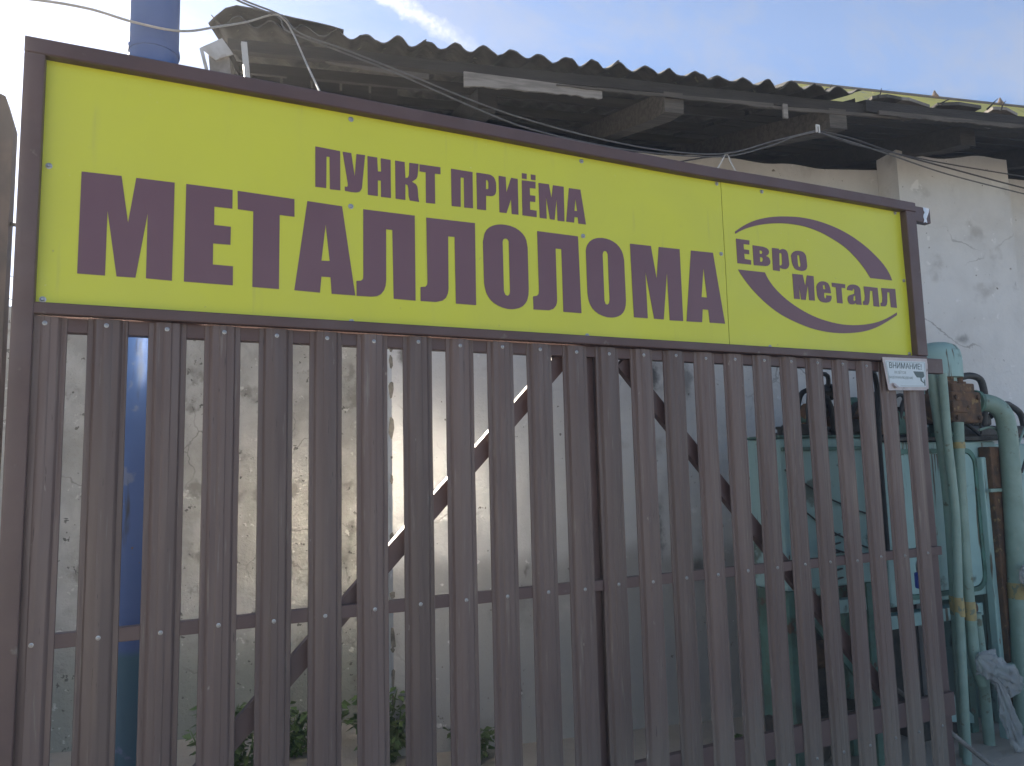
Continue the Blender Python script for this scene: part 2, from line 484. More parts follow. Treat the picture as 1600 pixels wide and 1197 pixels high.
# traced sign lettering, in metres on the sign plane (x, z): outer loop then holes
LETTERS = [
  [[(0.0749,2.5446),(0.185,2.5465),(0.2073,2.3973),(0.2266,2.5463),(0.3382,2.5466),(0.3373,2.2218),(0.2627,2.2231),(0.2622,2.4338),(0.2329,2.2226),(0.1804,2.222),(0.1494,2.4284),(0.1488,2.2218),(0.074,2.2216)]],
  [[(0.3726,2.5472),(0.5152,2.5466),(0.5152,2.482),(0.4595,2.4819),(0.4596,2.4199),(0.5117,2.4195),(0.5112,2.3578),(0.4578,2.357),(0.4581,2.2866),(0.5203,2.286),(0.5208,2.2218),(0.3725,2.2221)]],
  [[(0.5308,2.546),(0.7163,2.542),(0.7168,2.4788),(0.6677,2.4795),(0.6676,2.2207),(0.5821,2.2214),(0.5818,2.4811),(0.5323,2.4825)]],
  [[(0.7602,2.541),(0.881,2.5377),(0.9275,2.2186),(0.8445,2.2185),(0.8405,2.2767),(0.8091,2.2762),(0.8044,2.2193),(0.7182,2.2209)],[(0.8233,2.4636),(0.8089,2.333),(0.8376,2.3347)]],
  [[(0.9569,2.5368),(1.1497,2.5371),(1.1494,2.2166),(1.067,2.2176),(1.064,2.4724),(1.0407,2.4721),(1.0396,2.2847),(1.0377,2.264),(1.0317,2.2459),(1.0199,2.2304),(1.0053,2.2223),(0.9849,2.219),(0.9321,2.2178),(0.9316,2.272),(0.9476,2.2739),(0.9551,2.2804),(0.9563,2.2921)]],
  [[(1.1944,2.5353),(1.3902,2.5372),(1.3883,2.217),(1.3067,2.2172),(1.306,2.4736),(1.2802,2.4726),(1.2783,2.2717),(1.2755,2.2532),(1.2676,2.2362),(1.2536,2.2243),(1.2284,2.2176),(1.1684,2.2168),(1.169,2.2695),(1.1875,2.2722),(1.195,2.28),(1.1964,2.2922)]],
  [[(1.422,2.4682),(1.4294,2.5007),(1.4378,2.5156),(1.4515,2.5286),(1.4687,2.5376),(1.4858,2.5429),(1.503,2.5456),(1.5201,2.5457),(1.5422,2.5438),(1.5615,2.5383),(1.5787,2.5299),(1.5925,2.5191),(1.6026,2.5067),(1.6093,2.4918),(1.6134,2.463),(1.6126,2.2955),(1.6105,2.273),(1.6043,2.2514),(1.5962,2.2381),(1.5841,2.2264),(1.57,2.2185),(1.5526,2.2135),(1.5354,2.2111),(1.5184,2.2111),(1.4968,2.2153),(1.478,2.2221),(1.4615,2.2309),(1.4483,2.2418),(1.4386,2.2541),(1.431,2.2685),(1.4261,2.2867),(1.4231,2.3052)],[(1.5054,2.4773),(1.509,2.4866),(1.5174,2.4907),(1.5256,2.4891),(1.5316,2.4814),(1.5312,2.2826),(1.5288,2.2698),(1.5211,2.2629),(1.5116,2.266),(1.5052,2.2806)]],
  [[(1.658,2.5369),(1.8458,2.5361),(1.8481,2.2161),(1.7643,2.2164),(1.7657,2.474),(1.7392,2.4736),(1.7377,2.2613),(1.736,2.2495),(1.7317,2.2387),(1.7195,2.225),(1.6999,2.2178),(1.6308,2.2166),(1.6305,2.2689),(1.6484,2.2732),(1.6557,2.2813),(1.6574,2.2959)]],
  [[(1.8804,2.4793),(1.8838,2.4948),(1.8905,2.5076),(1.9013,2.521),(1.9156,2.5311),(1.9297,2.5369),(1.9438,2.5403),(1.9613,2.5422),(1.9789,2.5417),(1.9971,2.5388),(2.0139,2.5332),(2.0313,2.5239),(2.045,2.5117),(2.0551,2.4979),(2.0615,2.4824),(2.0661,2.4581),(2.0664,2.2856),(2.0639,2.264),(2.058,2.2453),(2.0495,2.2325),(2.0384,2.222),(2.0253,2.2151),(2.0095,2.2099),(1.9905,2.2075),(1.9709,2.2074),(1.9503,2.2115),(1.9299,2.2185),(1.9132,2.2288),(1.9,2.2404),(1.8904,2.2559),(1.8842,2.2721),(1.88,2.3017)],[(1.9611,2.4723),(1.965,2.4831),(1.9723,2.4881),(1.9806,2.4853),(1.9857,2.4748),(1.9855,2.2826),(1.982,2.2673),(1.9733,2.2606),(1.9651,2.263),(1.9602,2.2777)]],
  [[(2.0987,2.5324),(2.2057,2.5337),(2.2279,2.3917),(2.2463,2.5336),(2.3576,2.535),(2.3576,2.2157),(2.2857,2.2144),(2.2834,2.4251),(2.2549,2.2162),(2.2049,2.2162),(2.1713,2.4194),(2.1724,2.216),(2.1024,2.2158)]],
  [[(2.4188,2.5355),(2.5418,2.5376),(2.5892,2.2183),(2.5024,2.2176),(2.4983,2.2748),(2.4671,2.2746),(2.4602,2.2169),(2.3754,2.2155)],[(2.4834,2.4628),(2.4644,2.3299),(2.4947,2.3296)]],
  [[(0.7864,2.7434),(0.8736,2.74),(0.8747,2.5953),(0.8378,2.5944),(0.8362,2.7126),(0.8257,2.712),(0.825,2.5968),(0.787,2.5963)]],
  [[(0.8825,2.7393),(0.9136,2.7393),(0.926,2.6538),(0.9323,2.7388),(0.9639,2.7395),(0.9524,2.6147),(0.9489,2.6064),(0.9436,2.5999),(0.9315,2.5954),(0.9142,2.5944),(0.8908,2.5961),(0.8901,2.6116),(0.8987,2.6114),(0.9018,2.6182),(0.9004,2.6287)]],
  [[(0.9727,2.7377),(1.0086,2.7379),(1.0109,2.6859),(1.0227,2.6863),(1.0215,2.7371),(1.059,2.7364),(1.0595,2.592),(1.0222,2.5913),(1.0218,2.652),(1.0107,2.6518),(1.0105,2.5926),(0.9737,2.5926)]],
  [[(1.0758,2.7369),(1.1124,2.7367),(1.1148,2.6758),(1.1234,2.6785),(1.1282,2.6874),(1.1302,2.7365),(1.166,2.7376),(1.1625,2.6962),(1.1606,2.6866),(1.1568,2.6786),(1.1399,2.6651),(1.1547,2.658),(1.1602,2.6495),(1.1619,2.6405),(1.1635,2.6112),(1.167,2.5913),(1.131,2.5921),(1.1264,2.6098),(1.1256,2.6391),(1.122,2.6503),(1.1146,2.6522),(1.1141,2.592),(1.0769,2.5921)]],
  [[(1.1697,2.7367),(1.2526,2.7378),(1.2522,2.7103),(1.23,2.7092),(1.2299,2.5926),(1.1936,2.5915),(1.1935,2.709),(1.1694,2.7091)]],
  [[(1.2948,2.7389),(1.3836,2.7385),(1.3831,2.5947),(1.3467,2.593),(1.3465,2.71),(1.3339,2.7097),(1.3326,2.5935),(1.2959,2.5925)]],
  [[(1.3996,2.7394),(1.4523,2.7399),(1.4612,2.7381),(1.4685,2.7346),(1.4746,2.7296),(1.4785,2.7224),(1.4819,2.7112),(1.4825,2.6996),(1.4819,2.6763),(1.4792,2.6662),(1.475,2.6598),(1.4687,2.6555),(1.4605,2.6532),(1.4389,2.6518),(1.4376,2.594),(1.3998,2.593)],[(1.4395,2.716),(1.4468,2.7139),(1.4499,2.7066),(1.4494,2.6833),(1.446,2.679),(1.4387,2.6787)]],
  [[(1.4942,2.7411),(1.5248,2.7401),(1.5266,2.6785),(1.5483,2.7404),(1.5777,2.74),(1.577,2.5934),(1.5477,2.5928),(1.5459,2.6519),(1.5248,2.5935),(1.4947,2.5928)]],
  [[(1.5954,2.7375),(1.6572,2.7397),(1.6564,2.7116),(1.6305,2.7104),(1.6305,2.681),(1.6546,2.6811),(1.6538,2.6556),(1.6297,2.6548),(1.6295,2.6208),(1.6587,2.6206),(1.6579,2.5936),(1.5947,2.5936)]],
  [[(1.5963,2.7673),(1.6185,2.7675),(1.6178,2.7451),(1.5965,2.7443)]],
  [[(1.6365,2.7678),(1.6581,2.7678),(1.6574,2.7461),(1.6367,2.7459)]],
  [[(1.6702,2.7375),(1.7183,2.7388),(1.7278,2.6822),(1.7367,2.7374),(1.7866,2.738),(1.7849,2.5915),(1.7529,2.5909),(1.7517,2.6834),(1.7397,2.5925),(1.7178,2.593),(1.7033,2.6849),(1.7029,2.5927),(1.6717,2.5929)]],
  [[(1.8108,2.7357),(1.8654,2.7368),(1.8861,2.5907),(1.8496,2.5904),(1.8479,2.6162),(1.8325,2.6159),(1.8298,2.5921),(1.7929,2.5917)],[(1.8401,2.6953),(1.8335,2.6428),(1.8462,2.6428)]],
  [[(2.6784,2.6181),(2.758,2.6173),(2.7564,2.597),(2.7217,2.5964),(2.7226,2.5722),(2.7531,2.5712),(2.7529,2.5511),(2.7223,2.5511),(2.7245,2.5272),(2.7616,2.5245),(2.7606,2.5033),(2.6791,2.5029)]],
  [[(2.7752,2.5968),(2.8321,2.5965),(2.8491,2.5945),(2.8625,2.5905),(2.8709,2.5844),(2.8736,2.5756),(2.8724,2.5685),(2.867,2.5615),(2.8526,2.5536),(2.8654,2.5506),(2.8745,2.5435),(2.8789,2.5305),(2.8767,2.5207),(2.8699,2.5126),(2.8605,2.5074),(2.8487,2.5052),(2.776,2.5026)],[(2.8156,2.5766),(2.8304,2.5749),(2.8332,2.5677),(2.8266,2.5606),(2.8157,2.5606)],[(2.8158,2.5446),(2.8293,2.5444),(2.8341,2.5358),(2.8277,2.5235),(2.8154,2.5233)]],
  [[(2.8926,2.5964),(2.9358,2.5971),(2.9365,2.5891),(2.9483,2.5952),(2.9604,2.5981),(2.9723,2.5971),(2.9812,2.5937),(2.9877,2.5867),(2.9918,2.5768),(2.9964,2.531),(2.994,2.52),(2.9883,2.5113),(2.9807,2.5052),(2.9698,2.5015),(2.9488,2.5017),(2.9352,2.5064),(2.9351,2.4886),(2.8922,2.49)],[(2.9368,2.575),(2.9481,2.5773),(2.9515,2.5673),(2.9509,2.5267),(2.9444,2.5164),(2.9347,2.5176)]],
  [[(3.0097,2.5704),(3.0164,2.582),(3.0272,2.5913),(3.0421,2.5972),(3.0566,2.5993),(3.0747,2.5995),(3.089,2.5971),(3.0992,2.5904),(3.107,2.5802),(3.1097,2.5611),(3.1108,2.542),(3.111,2.5282),(3.1071,2.5169),(3.0992,2.5095),(3.0879,2.5047),(3.071,2.502),(3.0552,2.5028),(3.0397,2.5057),(3.0274,2.5122),(3.0191,2.5234),(3.014,2.5382)],[(3.0501,2.5745),(3.0578,2.5796),(3.0632,2.5758),(3.068,2.5324),(3.0641,2.5211),(3.0555,2.5214),(3.052,2.5309)]],
  [[(3.0121,2.4837),(3.0788,2.4842),(3.0906,2.4316),(3.1056,2.4843),(3.1494,2.4838),(3.1484,2.364),(3.1112,2.3635),(3.1086,2.4375),(3.0895,2.363),(3.0607,2.363),(3.0502,2.4299),(3.0529,2.3646),(3.0158,2.364)]],
  [[(3.163,2.4255),(3.1641,2.4366),(3.171,2.4482),(3.1822,2.4574),(3.1975,2.4626),(3.2125,2.4639),(3.2288,2.4619),(3.2417,2.4569),(3.2497,2.4464),(3.2544,2.4329),(3.258,2.4082),(3.2131,2.4074),(3.2105,2.3962),(3.2109,2.3852),(3.217,2.379),(3.2243,2.3851),(3.2247,2.3962),(3.2599,2.3967),(3.2594,2.3844),(3.2546,2.3735),(3.248,2.367),(3.2363,2.3622),(3.2189,2.3593),(3.2026,2.3598),(3.188,2.3626),(3.1776,2.3689),(3.1697,2.3793),(3.1651,2.3927)],[(3.2061,2.4428),(3.2183,2.4466),(3.2222,2.4248),(3.2073,2.4252)]],
  [[(3.2663,2.4617),(3.3577,2.4615),(3.3571,2.4412),(3.3311,2.4414),(3.3323,2.3631),(3.2944,2.3637),(3.2929,2.4405),(3.2673,2.4417)]],
  [[(3.3672,2.4336),(3.3699,2.4451),(3.3787,2.4554),(3.3933,2.4622),(3.4107,2.4648),(3.4301,2.4642),(3.4455,2.4609),(3.4565,2.4538),(3.4618,2.444),(3.4629,2.3657),(3.4237,2.3651),(3.4229,2.373),(3.4112,2.3654),(3.4001,2.3629),(3.3847,2.3635),(3.3737,2.3694),(3.3685,2.3786),(3.3672,2.3886),(3.3697,2.3983),(3.3775,2.4062),(3.4168,2.4189),(3.4196,2.4378),(3.4125,2.4446),(3.405,2.4327)],[(3.4107,2.4048),(3.4221,2.4097),(3.4228,2.3871),(3.4136,2.3802),(3.4071,2.3859)]],
  [[(3.4874,2.4621),(3.5869,2.4621),(3.5889,2.3643),(3.5462,2.3648),(3.5475,2.4423),(3.5299,2.4426),(3.5212,2.3915),(3.5156,2.3774),(3.5066,2.3677),(3.474,2.3665),(3.4726,2.3823),(3.4851,2.3889),(3.49,2.412)]],
  [[(3.6138,2.4632),(3.7173,2.4669),(3.7174,2.3675),(3.6727,2.3679),(3.6716,2.4445),(3.6551,2.4444),(3.6495,2.3952),(3.6436,2.3797),(3.6318,2.3696),(3.5991,2.3685),(3.5993,2.3846),(3.6112,2.3895),(3.6158,2.4159)]],
  [[(2.6755,2.6499),(2.6893,2.6592),(2.7094,2.6725),(2.7311,2.6854),(2.7527,2.6967),(2.776,2.7077),(2.8008,2.7178),(2.8276,2.727),(2.8559,2.7353),(2.8852,2.7427),(2.9148,2.7489),(2.9453,2.754),(2.9776,2.7584),(3.0125,2.7624),(3.0492,2.7655),(3.0861,2.7674),(3.1226,2.7676),(3.1594,2.7665),(3.1963,2.764),(3.2336,2.76),(3.2712,2.7546),(3.3081,2.7479),(3.344,2.7399),(3.3792,2.7306),(3.4136,2.7199),(3.4479,2.7073),(3.4813,2.6932),(3.5122,2.6787),(3.5398,2.6642),(3.5648,2.6493),(3.5881,2.6342),(3.6102,2.6186),(3.6306,2.6029),(3.6483,2.5874),(3.663,2.5723),(3.6749,2.5575),(3.6847,2.5439),(3.6921,2.5306),(3.6973,2.5185),(3.7007,2.5101),(3.5404,2.509),(3.5322,2.5197),(3.5203,2.535),(3.5065,2.5509),(3.4917,2.5661),(3.4751,2.5818),(3.456,2.5979),(3.4336,2.6149),(3.4087,2.6322),(3.3828,2.6477),(3.3566,2.6605),(3.3295,2.6715),(3.3015,2.6817),(3.2732,2.6916),(3.2441,2.7007),(3.2135,2.7086),(3.1807,2.7153),(3.1464,2.7209),(3.1114,2.7248),(3.0752,2.7266),(3.0383,2.7268),(3.0032,2.7258),(2.971,2.7237),(2.9404,2.7205),(2.9108,2.7164),(2.8816,2.7115),(2.8533,2.7057),(2.8266,2.6994),(2.8016,2.6925),(2.7783,2.6851),(2.7573,2.6779),(2.739,2.6709),(2.7231,2.664),(2.709,2.6574),(2.6959,2.6506),(2.6845,2.644),(2.6767,2.6395)]],
  [[(2.8415,2.4748),(2.8458,2.467),(2.8523,2.4557),(2.8608,2.4435),(2.8711,2.4312),(2.8835,2.418),(2.8989,2.4041),(2.9181,2.3892),(2.9405,2.3735),(2.9646,2.3585),(2.9904,2.3444),(3.0181,2.331),(3.046,2.3187),(3.0736,2.3077),(3.1016,2.2978),(3.1298,2.2891),(3.1578,2.2817),(3.186,2.2755),(3.2162,2.2701),(3.2494,2.2652),(3.2846,2.2612),(3.3203,2.2588),(3.3559,2.2582),(3.3919,2.2593),(3.4284,2.2619),(3.4662,2.2661),(3.5046,2.2718),(3.5408,2.2788),(3.5734,2.2872),(3.6037,2.2968),(3.6329,2.3074),(3.6639,2.3205),(3.6938,2.3346),(3.7147,2.3446),(3.713,2.3299),(3.6943,2.3204),(3.6675,2.3069),(3.6395,2.2935),(3.6121,2.2808),(3.5835,2.2682),(3.5544,2.2569),(3.5252,2.2473),(3.4955,2.239),(3.4643,2.2319),(3.4312,2.2261),(3.3968,2.2214),(3.3619,2.2179),(3.3271,2.2154),(3.2919,2.2141),(3.2555,2.2142),(3.2167,2.216),(3.1768,2.2192),(3.1383,2.224),(3.1021,2.2306),(3.0671,2.2388),(3.0325,2.248),(2.9975,2.258),(2.9628,2.2692),(2.9301,2.2815),(2.8998,2.2953),(2.8712,2.3102),(2.8445,2.3258),(2.8191,2.3422),(2.7955,2.3592),(2.7742,2.3757),(2.7554,2.3916),(2.7388,2.4071),(2.7244,2.4213),(2.7122,2.434),(2.7021,2.4455),(2.694,2.4552),(2.6879,2.4632),(2.6837,2.4695),(2.6809,2.4738)]],
]
SIGN_SCREWS = [(-0.018, 2.549), (-0.023, 2.134), (0.912, 2.865), (0.912, 2.541), (0.914, 2.124), (1.874, 2.86), (1.87, 2.54), (1.871, 2.125), (2.585, 2.865), (2.851, 2.863), (2.588, 2.537), (2.595, 2.117), (2.847, 2.126), (3.766, 2.876), (3.787, 2.516), (3.784, 2.134)]

# ================================================================== ground
g = MB()
N = 24
ext = [-400, -120, -40, -15, -8, -5, -3, -2, -1, 0, 1, 2, 3, 4, 5, 6, 8, 12, 20, 45, 120, 400]
for yy in ext:
    for xx in ext:
        near = max(0.0, 1 - math.hypot(xx - 1, yy) / 12)
        g.v.append((xx, yy, 0.03 * near * (noise.noise(Vector((xx * 0.7, yy * 0.7, 0))))))
n = len(ext)
for j in range(n - 1):
    for i in range(n - 1):
        g.f.append((j * n + i, j * n + i + 1, (j + 1) * n + i + 1, (j + 1) * n + i))
o = g.build('ground', M['ground'], smooth=60, recalc=False)
tag(o, 'dry packed earth ground', kind='structure')

# ================================================================== building behind the gate
BA = R(-11.8)
bld = empty('shed_building', (0.919, 0.992, 0.0), BA)
tag(bld, 'long whitewashed shed with sagging grey corrugated slate roof behind the gate', 'building')
SL = math.tan(R(17))
def ragged_top(s0, s1, z, amp, step, seed):
    pts, s = [], s0
    while s < s1:
        pts.append((s, z + amp * noise.noise(Vector((s * 3.1, seed, 0)))))
        s += step
    return pts + [(s1, z + amp * noise.noise(Vector((s1 * 3.1, seed, 0))))]
top = ragged_top(0.49, 9.0, 3.69, 0.035, 0.07, 1.3)
MB().prism([[(0.49, -0.2)] + [(9.0, -0.2)] + list(reversed(top))], 0.90, 1.2).build('wall', M['plaster'], bld)
tp = ragged_top(4.0, 4.95, 3.75, 0.05, 0.05, 7.7)
MB().prism([[(4.0, -0.2), (4.95, -0.2)] + list(reversed(tp))], 0.70, 0.897).build('pilaster', M['plaster'], bld)
# gable wall on the left, running back, and the far side walls (close the dark loft)
MB().prism([[(1.203, -0.2), (5.4, -0.2), (5.4, 3.9), (3.2, 4.5), (1.203, 3.9)]], 0.49, 0.75, 'yz').build('gable_wall', M['plaster'], bld)
MB().box(0.753, 9.0, 5.2, 5.4, -0.2, 3.95).build('back_wall', M['plaster'], bld)
MB().box(8.8, 9.0, 1.203, 5.197, -0.2, 4.2).build('end_wall', M['plaster'], bld)
MB().box(0.753, 8.797, 1.203, 5.197, 3.3, 3.36).build('loft_floor', M['wood_dark'], bld)
# cracks and chipped plaster edge at the corner next to the fence
rc = random.Random(11)
z = 0.3
while z < 3.3:
    r = rc.uniform(0.006, 0.022)
    hh = rc.uniform(1.2, 4.5)
    pts = [(0.486 + r * rc.uniform(.5, 1.1) * math.cos(a), z + r * hh * rc.uniform(.6, 1.1) * math.sin(a)) for a in [2 * math.pi * q / 9 for q in range(9)]]
    MB().prism([pts], 0.8955, 0.90).build('plaster_chip', M['chip'], bld)
    z += rc.choice((0.05, 0.09, 0.16, 0.3)) + r * hh
# roof sheets: row 1 over the eave, row 2 above it
def slate(s0, s1, o0, o1, dz, seed, tilt=0.0, rag=0.028, per=10, amp=0.0225):
    m = MB()
    rows = [o0, o0 + 0.02, o0 + 0.3, (o0 + o1) / 2, o1]
    nS = max(4, int(round((s1 - s0) / 0.15 * per)))
    th = 0.007
    for sgn in (1, 0):
        for ri, oo in enumerate(rows):
            for i in range(nS + 1):
                s = s0 + (s1 - s0) * i / nS
                ph = math.cos(2 * math.pi * (s / 0.15 + 0.06 * noise.noise(Vector((seed, 0.5, 0.5))))) * (1 + 0.22 * noise.noise(Vector((s * 5.0, seed, 1.5))))
                z = 3.752 + amp * ph + SL * oo + dz + tilt * (s - s0)
                z += 0.012 * noise.noise(Vector((s * 1.6, oo * 2.0, seed)))
                e = rag * noise.noise(Vector((s * 14.0, seed, 3.0))) + 0.5 * rag * noise.noise(Vector((s * 40.0, seed, 3.0))) if ri == 0 else 0.0
                m.v.append((s, oo + e, z - (0 if sgn else th)))
    k = len(rows) * (nS + 1)
    W_ = nS + 1
    for ri in range(len(rows) - 1):
        for i in range(nS):
            a = ri * W_ + i
            m.f.append((a, a + 1, a + W_ + 1, a + W_))
            m.f.append((k + a, k + a + W_, k + a + W_ + 1, k + a + 1))
    for i in range(nS):
        m.f.append((i, k + i, k + i + 1, i + 1))
        a = (len(rows) - 1) * W_ + i
        m.f.append((a, a + 1, k + a + 1, k + a))
    for ri in range(len(rows) - 1):
        a = ri * W_
        m.f.append((a, a + W_, k + a + W_, k + a))
        a = ri * W_ + nS
        m.f.append((a, k + a, k + a + W_, a + W_))
    return m
sheets = [(-0.425, 0.60, -0.02, 0.018, -0.012), (0.525, 1.65, 0.0, 0.008, 0.0), (1.575, 2.70, 0.005, 0.0, 0.002), (2.625, 3.165, -0.015, 0.006, -0.01)]
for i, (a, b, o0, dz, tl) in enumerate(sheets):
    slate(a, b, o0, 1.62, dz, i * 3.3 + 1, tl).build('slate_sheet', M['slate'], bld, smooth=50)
cv = MB()
cp = [(-.435, 3.735), (-.405, 3.775), (-.36, 3.822), (-.31, 3.838), (-.25, 3.836), (-.15, 3.824), (-.05, 3.812), (.05, 3.800), (.13, 3.786), (.19, 3.772)]
for th in (0, .006):
    for oo in (-.035, .3, 1.2):
        for i, (ss, zz) in enumerate(cp):
            cv.v.append((ss, oo + (.02 * noise.noise(Vector((ss * 9, 4.0, 0))) if oo < 0 else 0), zz + th + SL * oo + (.012 if oo > 0 else 0)))
nc = len(cp)
for t_ in (0, 1):
    for j in range(2):
        for i in range(nc - 1):
            q = t_ * 3 * nc + j * nc + i
            cv.f.append((q, q + 1, q + nc + 1, q + nc))
for i in range(nc - 1):
    cv.f.append((i, i + 1, 3 * nc + i + 1, 3 * nc + i))
cv.build('cover_sheet', M['slate'], bld, smooth=50)
slate(3.19, 3.42, 0.09, 0.55, -0.02, 41.0, -0.12, 0.04).build('slate_sheet', M['slate'], bld, smooth=50)
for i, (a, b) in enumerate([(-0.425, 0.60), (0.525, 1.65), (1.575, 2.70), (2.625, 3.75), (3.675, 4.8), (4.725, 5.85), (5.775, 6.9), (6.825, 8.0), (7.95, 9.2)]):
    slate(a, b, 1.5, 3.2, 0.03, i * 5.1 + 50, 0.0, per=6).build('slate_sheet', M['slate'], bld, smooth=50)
bs = MB()
bs.add([(-0.425, 3.19, 4.75), (9.2, 3.19, 4.75), (9.2, 5.9, 3.93), (-0.425, 5.9, 3.93), (-0.425, 3.19, 4.73), (9.2, 3.19, 4.73), (9.2, 5.9, 3.91), (-0.425, 5.9, 3.91)],
       [(0, 1, 2, 3), (7, 6, 5, 4), (0, 4, 5, 1), (2, 6, 7, 3), (0, 3, 7, 4), (1, 5, 6, 2)])
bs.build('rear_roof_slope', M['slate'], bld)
MB().tube([(-0.45, 3.2, 4.765), (9.2, 3.2, 4.765)], 0.07, 8).build('ridge_cap', M['slate'], bld, smooth=True)
# broken slate pieces, twigs and dead weeds on the stripped eave at the right
for i, (s, oo, w, d, ry) in enumerate([(3.42, 0.10, 0.22, 0.16, 5), (3.62, 0.14, 0.30, 0.2, -4), (3.95, 0.10, 0.34, 0.22, 3), (4.32, 0.12, 0.2, 0.2, -6), (4.75, 0.1, 0.36, 0.2, 2)]):
    z = 3.745 + SL * oo
    pts = [(s - w / 2, oo - 0.02), (s - w * .1, oo - 0.045), (s + w / 2, oo - 0.01), (s + w * .45, oo + d), (s - w * .4, oo + d * .9)]
    m = MB().prism([pts], z, z + 0.02, 'xy')
    m.v = [(x, y, zz + (x - s) * math.tan(R(ry)) + 0.03 * (y - oo)) for x, y, zz in m.v]
    m.build('slate_fragment', M['slate'] if i % 2 == 0 else M['lath'], bld)
random.seed(5)
for s in (2.95, 3.33, 3.78, 4.12, 4.22, 4.55):
    z = 3.77 + random.uniform(0, .02)
    p = [(s, 0.05, z - 0.03)]
    for q in range(3):
        p.append((p[-1][0] + random.uniform(-.01, .045), 0.05 + random.uniform(-.02, .02), p[-1][2] + random.uniform(.01, .035)))
    MB().tube(p, [0.006, 0.005, 0.004, 0.002], 5).build('dry_twig', M['wood_dark'], bld)
# timber under the eave
def beam(name, s0, s1, oo, z0, z1, d, m, seed, wob=0.006):
    b = MB()
    k = max(2, int((s1 - s0) / 0.15))
    for i in range(k + 1):
        s = s0 + (s1 - s0) * i / k
        w = wob * noise.noise(Vector((s * 1.5, seed, 0)))
        w2 = wob * noise.noise(Vector((s * 4.5, seed, 9)))
        b.v += [(s, oo, z0 + w + w2), (s, oo + d, z0 + w + SL * d), (s, oo + d, z1 + w + SL * d), (s, oo, z1 + w)]
    for i in range(k):
        a = i * 4
        for q in range(4):
            b.f.append((a + q, a + (q + 1) % 4, a + 4 + (q + 1) % 4, a + 4 + q))
    b.f += [(3, 2, 1, 0), (k * 4, k * 4 + 1, k * 4 + 2, k * 4 + 3)]
    return b.build(name, m, bld)
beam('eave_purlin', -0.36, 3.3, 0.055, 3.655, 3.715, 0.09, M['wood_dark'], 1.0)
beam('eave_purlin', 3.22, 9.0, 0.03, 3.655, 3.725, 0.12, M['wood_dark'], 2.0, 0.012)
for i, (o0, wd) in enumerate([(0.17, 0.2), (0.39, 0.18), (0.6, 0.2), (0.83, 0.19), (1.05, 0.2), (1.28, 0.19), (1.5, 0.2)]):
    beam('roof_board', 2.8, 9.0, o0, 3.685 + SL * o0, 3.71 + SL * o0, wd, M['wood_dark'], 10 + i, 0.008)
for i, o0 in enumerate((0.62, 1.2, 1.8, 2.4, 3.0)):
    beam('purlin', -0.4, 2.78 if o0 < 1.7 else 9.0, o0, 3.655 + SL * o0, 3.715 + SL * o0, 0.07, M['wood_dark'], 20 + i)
for i, s in enumerate((-0.1, 0.95, 1.93, 2.98, 4.05, 5.1, 6.2, 7.3, 8.4)):
    o0 = 0.05 if i in (2, 3) else (0.42 if i < 2 else 0.2)
    zt = 3.648
    b = MB()
    zz0, zz1 = zt - 0.12 + SL * o0, zt + SL * o0
    e = 3.1
    v = []
    for q in (0, 1):
        ss = s + (0.115 if q else 0)
        v += [(ss, o0, zz0), (ss, o0, zz1), (ss, e, zt + SL * e), (ss, e, zt - 0.12 + SL * e), (ss, o0 + .18, zz0 + SL * .18 - 0.02)]
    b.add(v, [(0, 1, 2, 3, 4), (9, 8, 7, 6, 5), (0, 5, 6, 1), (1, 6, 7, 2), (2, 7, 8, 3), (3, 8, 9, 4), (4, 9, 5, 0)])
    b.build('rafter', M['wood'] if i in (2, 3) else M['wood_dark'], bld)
# pale laths and a torn board nailed under the slates
def ragged_board(name, s0, s1, zt0, zt1, h0, h1, oo, m, seed, rag, th=0.012):
    up, lo = [], []
    k = int((s1 - s0) / 0.025)
    for i in range(k + 1):
        f = i / k
        s = s0 + (s1 - s0) * f
        up.append((s, zt0 + (zt1 - zt0) * f))
        lo.append((s, zt0 + (zt1 - zt0) * f - (h0 + (h1 - h0) * f) + rag * noise.noise(Vector((s * 7, seed, 0))) + rag * .6 * noise.noise(Vector((s * 25, seed, 2)))))
    return MB().prism([lo + list(reversed(up))], oo, oo + th).build(name, m, bld)
ragged_board('torn_board', 0.80, 1.56, 3.655, 3.632, 0.075, 0.05, 0.035, M['lath'], 3.0, 0.016)
ragged_board('lath', 1.30, 2.60, 3.632, 3.645, 0.010, 0.026, 0.028, M['wood'], 5.0, 0.008)
ragged_board('lath', 2.45, 3.55, 3.640, 3.655, 0.022, 0.018, 0.045, M['wood'], 6.0, 0.006)
ragged_board('lath', 0.10, 0.62, 3.64, 3.628, 0.008, 0.035, 0.045, M['wood'], 7.0, 0.012)
ragged_board('lath', 3.3, 4.9, 3.665, 3.665, 0.03, 0.02, 0.02, M['wood'], 8.0, 0.014)
ragged_board('hanging_splinter', 2.655, 2.685, 3.645, 3.645, 0.08, 0.085, 0.02, M['lath'], 9.0, 0.008)
# gable end: barge board under the left roof edge
gb = MB()
gb.add([(-0.40, 0.10, 3.66), (-0.37, 0.10, 3.66), (-0.37, 0.10, 3.72), (-0.40, 0.10, 3.72), (-0.40, 3.1, 3.66 + SL * 3), (-0.37, 3.1, 3.66 + SL * 3), (-0.37, 3.1, 3.72 + SL * 3), (-0.40, 3.1, 3.72 + SL * 3)],
       [(0, 1, 2, 3), (7, 6, 5, 4), (0, 4, 5, 1), (1, 5, 6, 2), (2, 6, 7, 3), (3, 7, 4, 0)])
gb.build('barge_board', M['wood_dark'], bld)
# added dark boards standing in for the shade behind the gable overhang
for i in range(5):
    s = -0.30 + i * 0.165
    MB().box(s, s + 0.15, 0.62, 0.645, 3.60 + 0.03 * (i % 3), 3.83).build('shade_board', M['wood_dark'], bld)

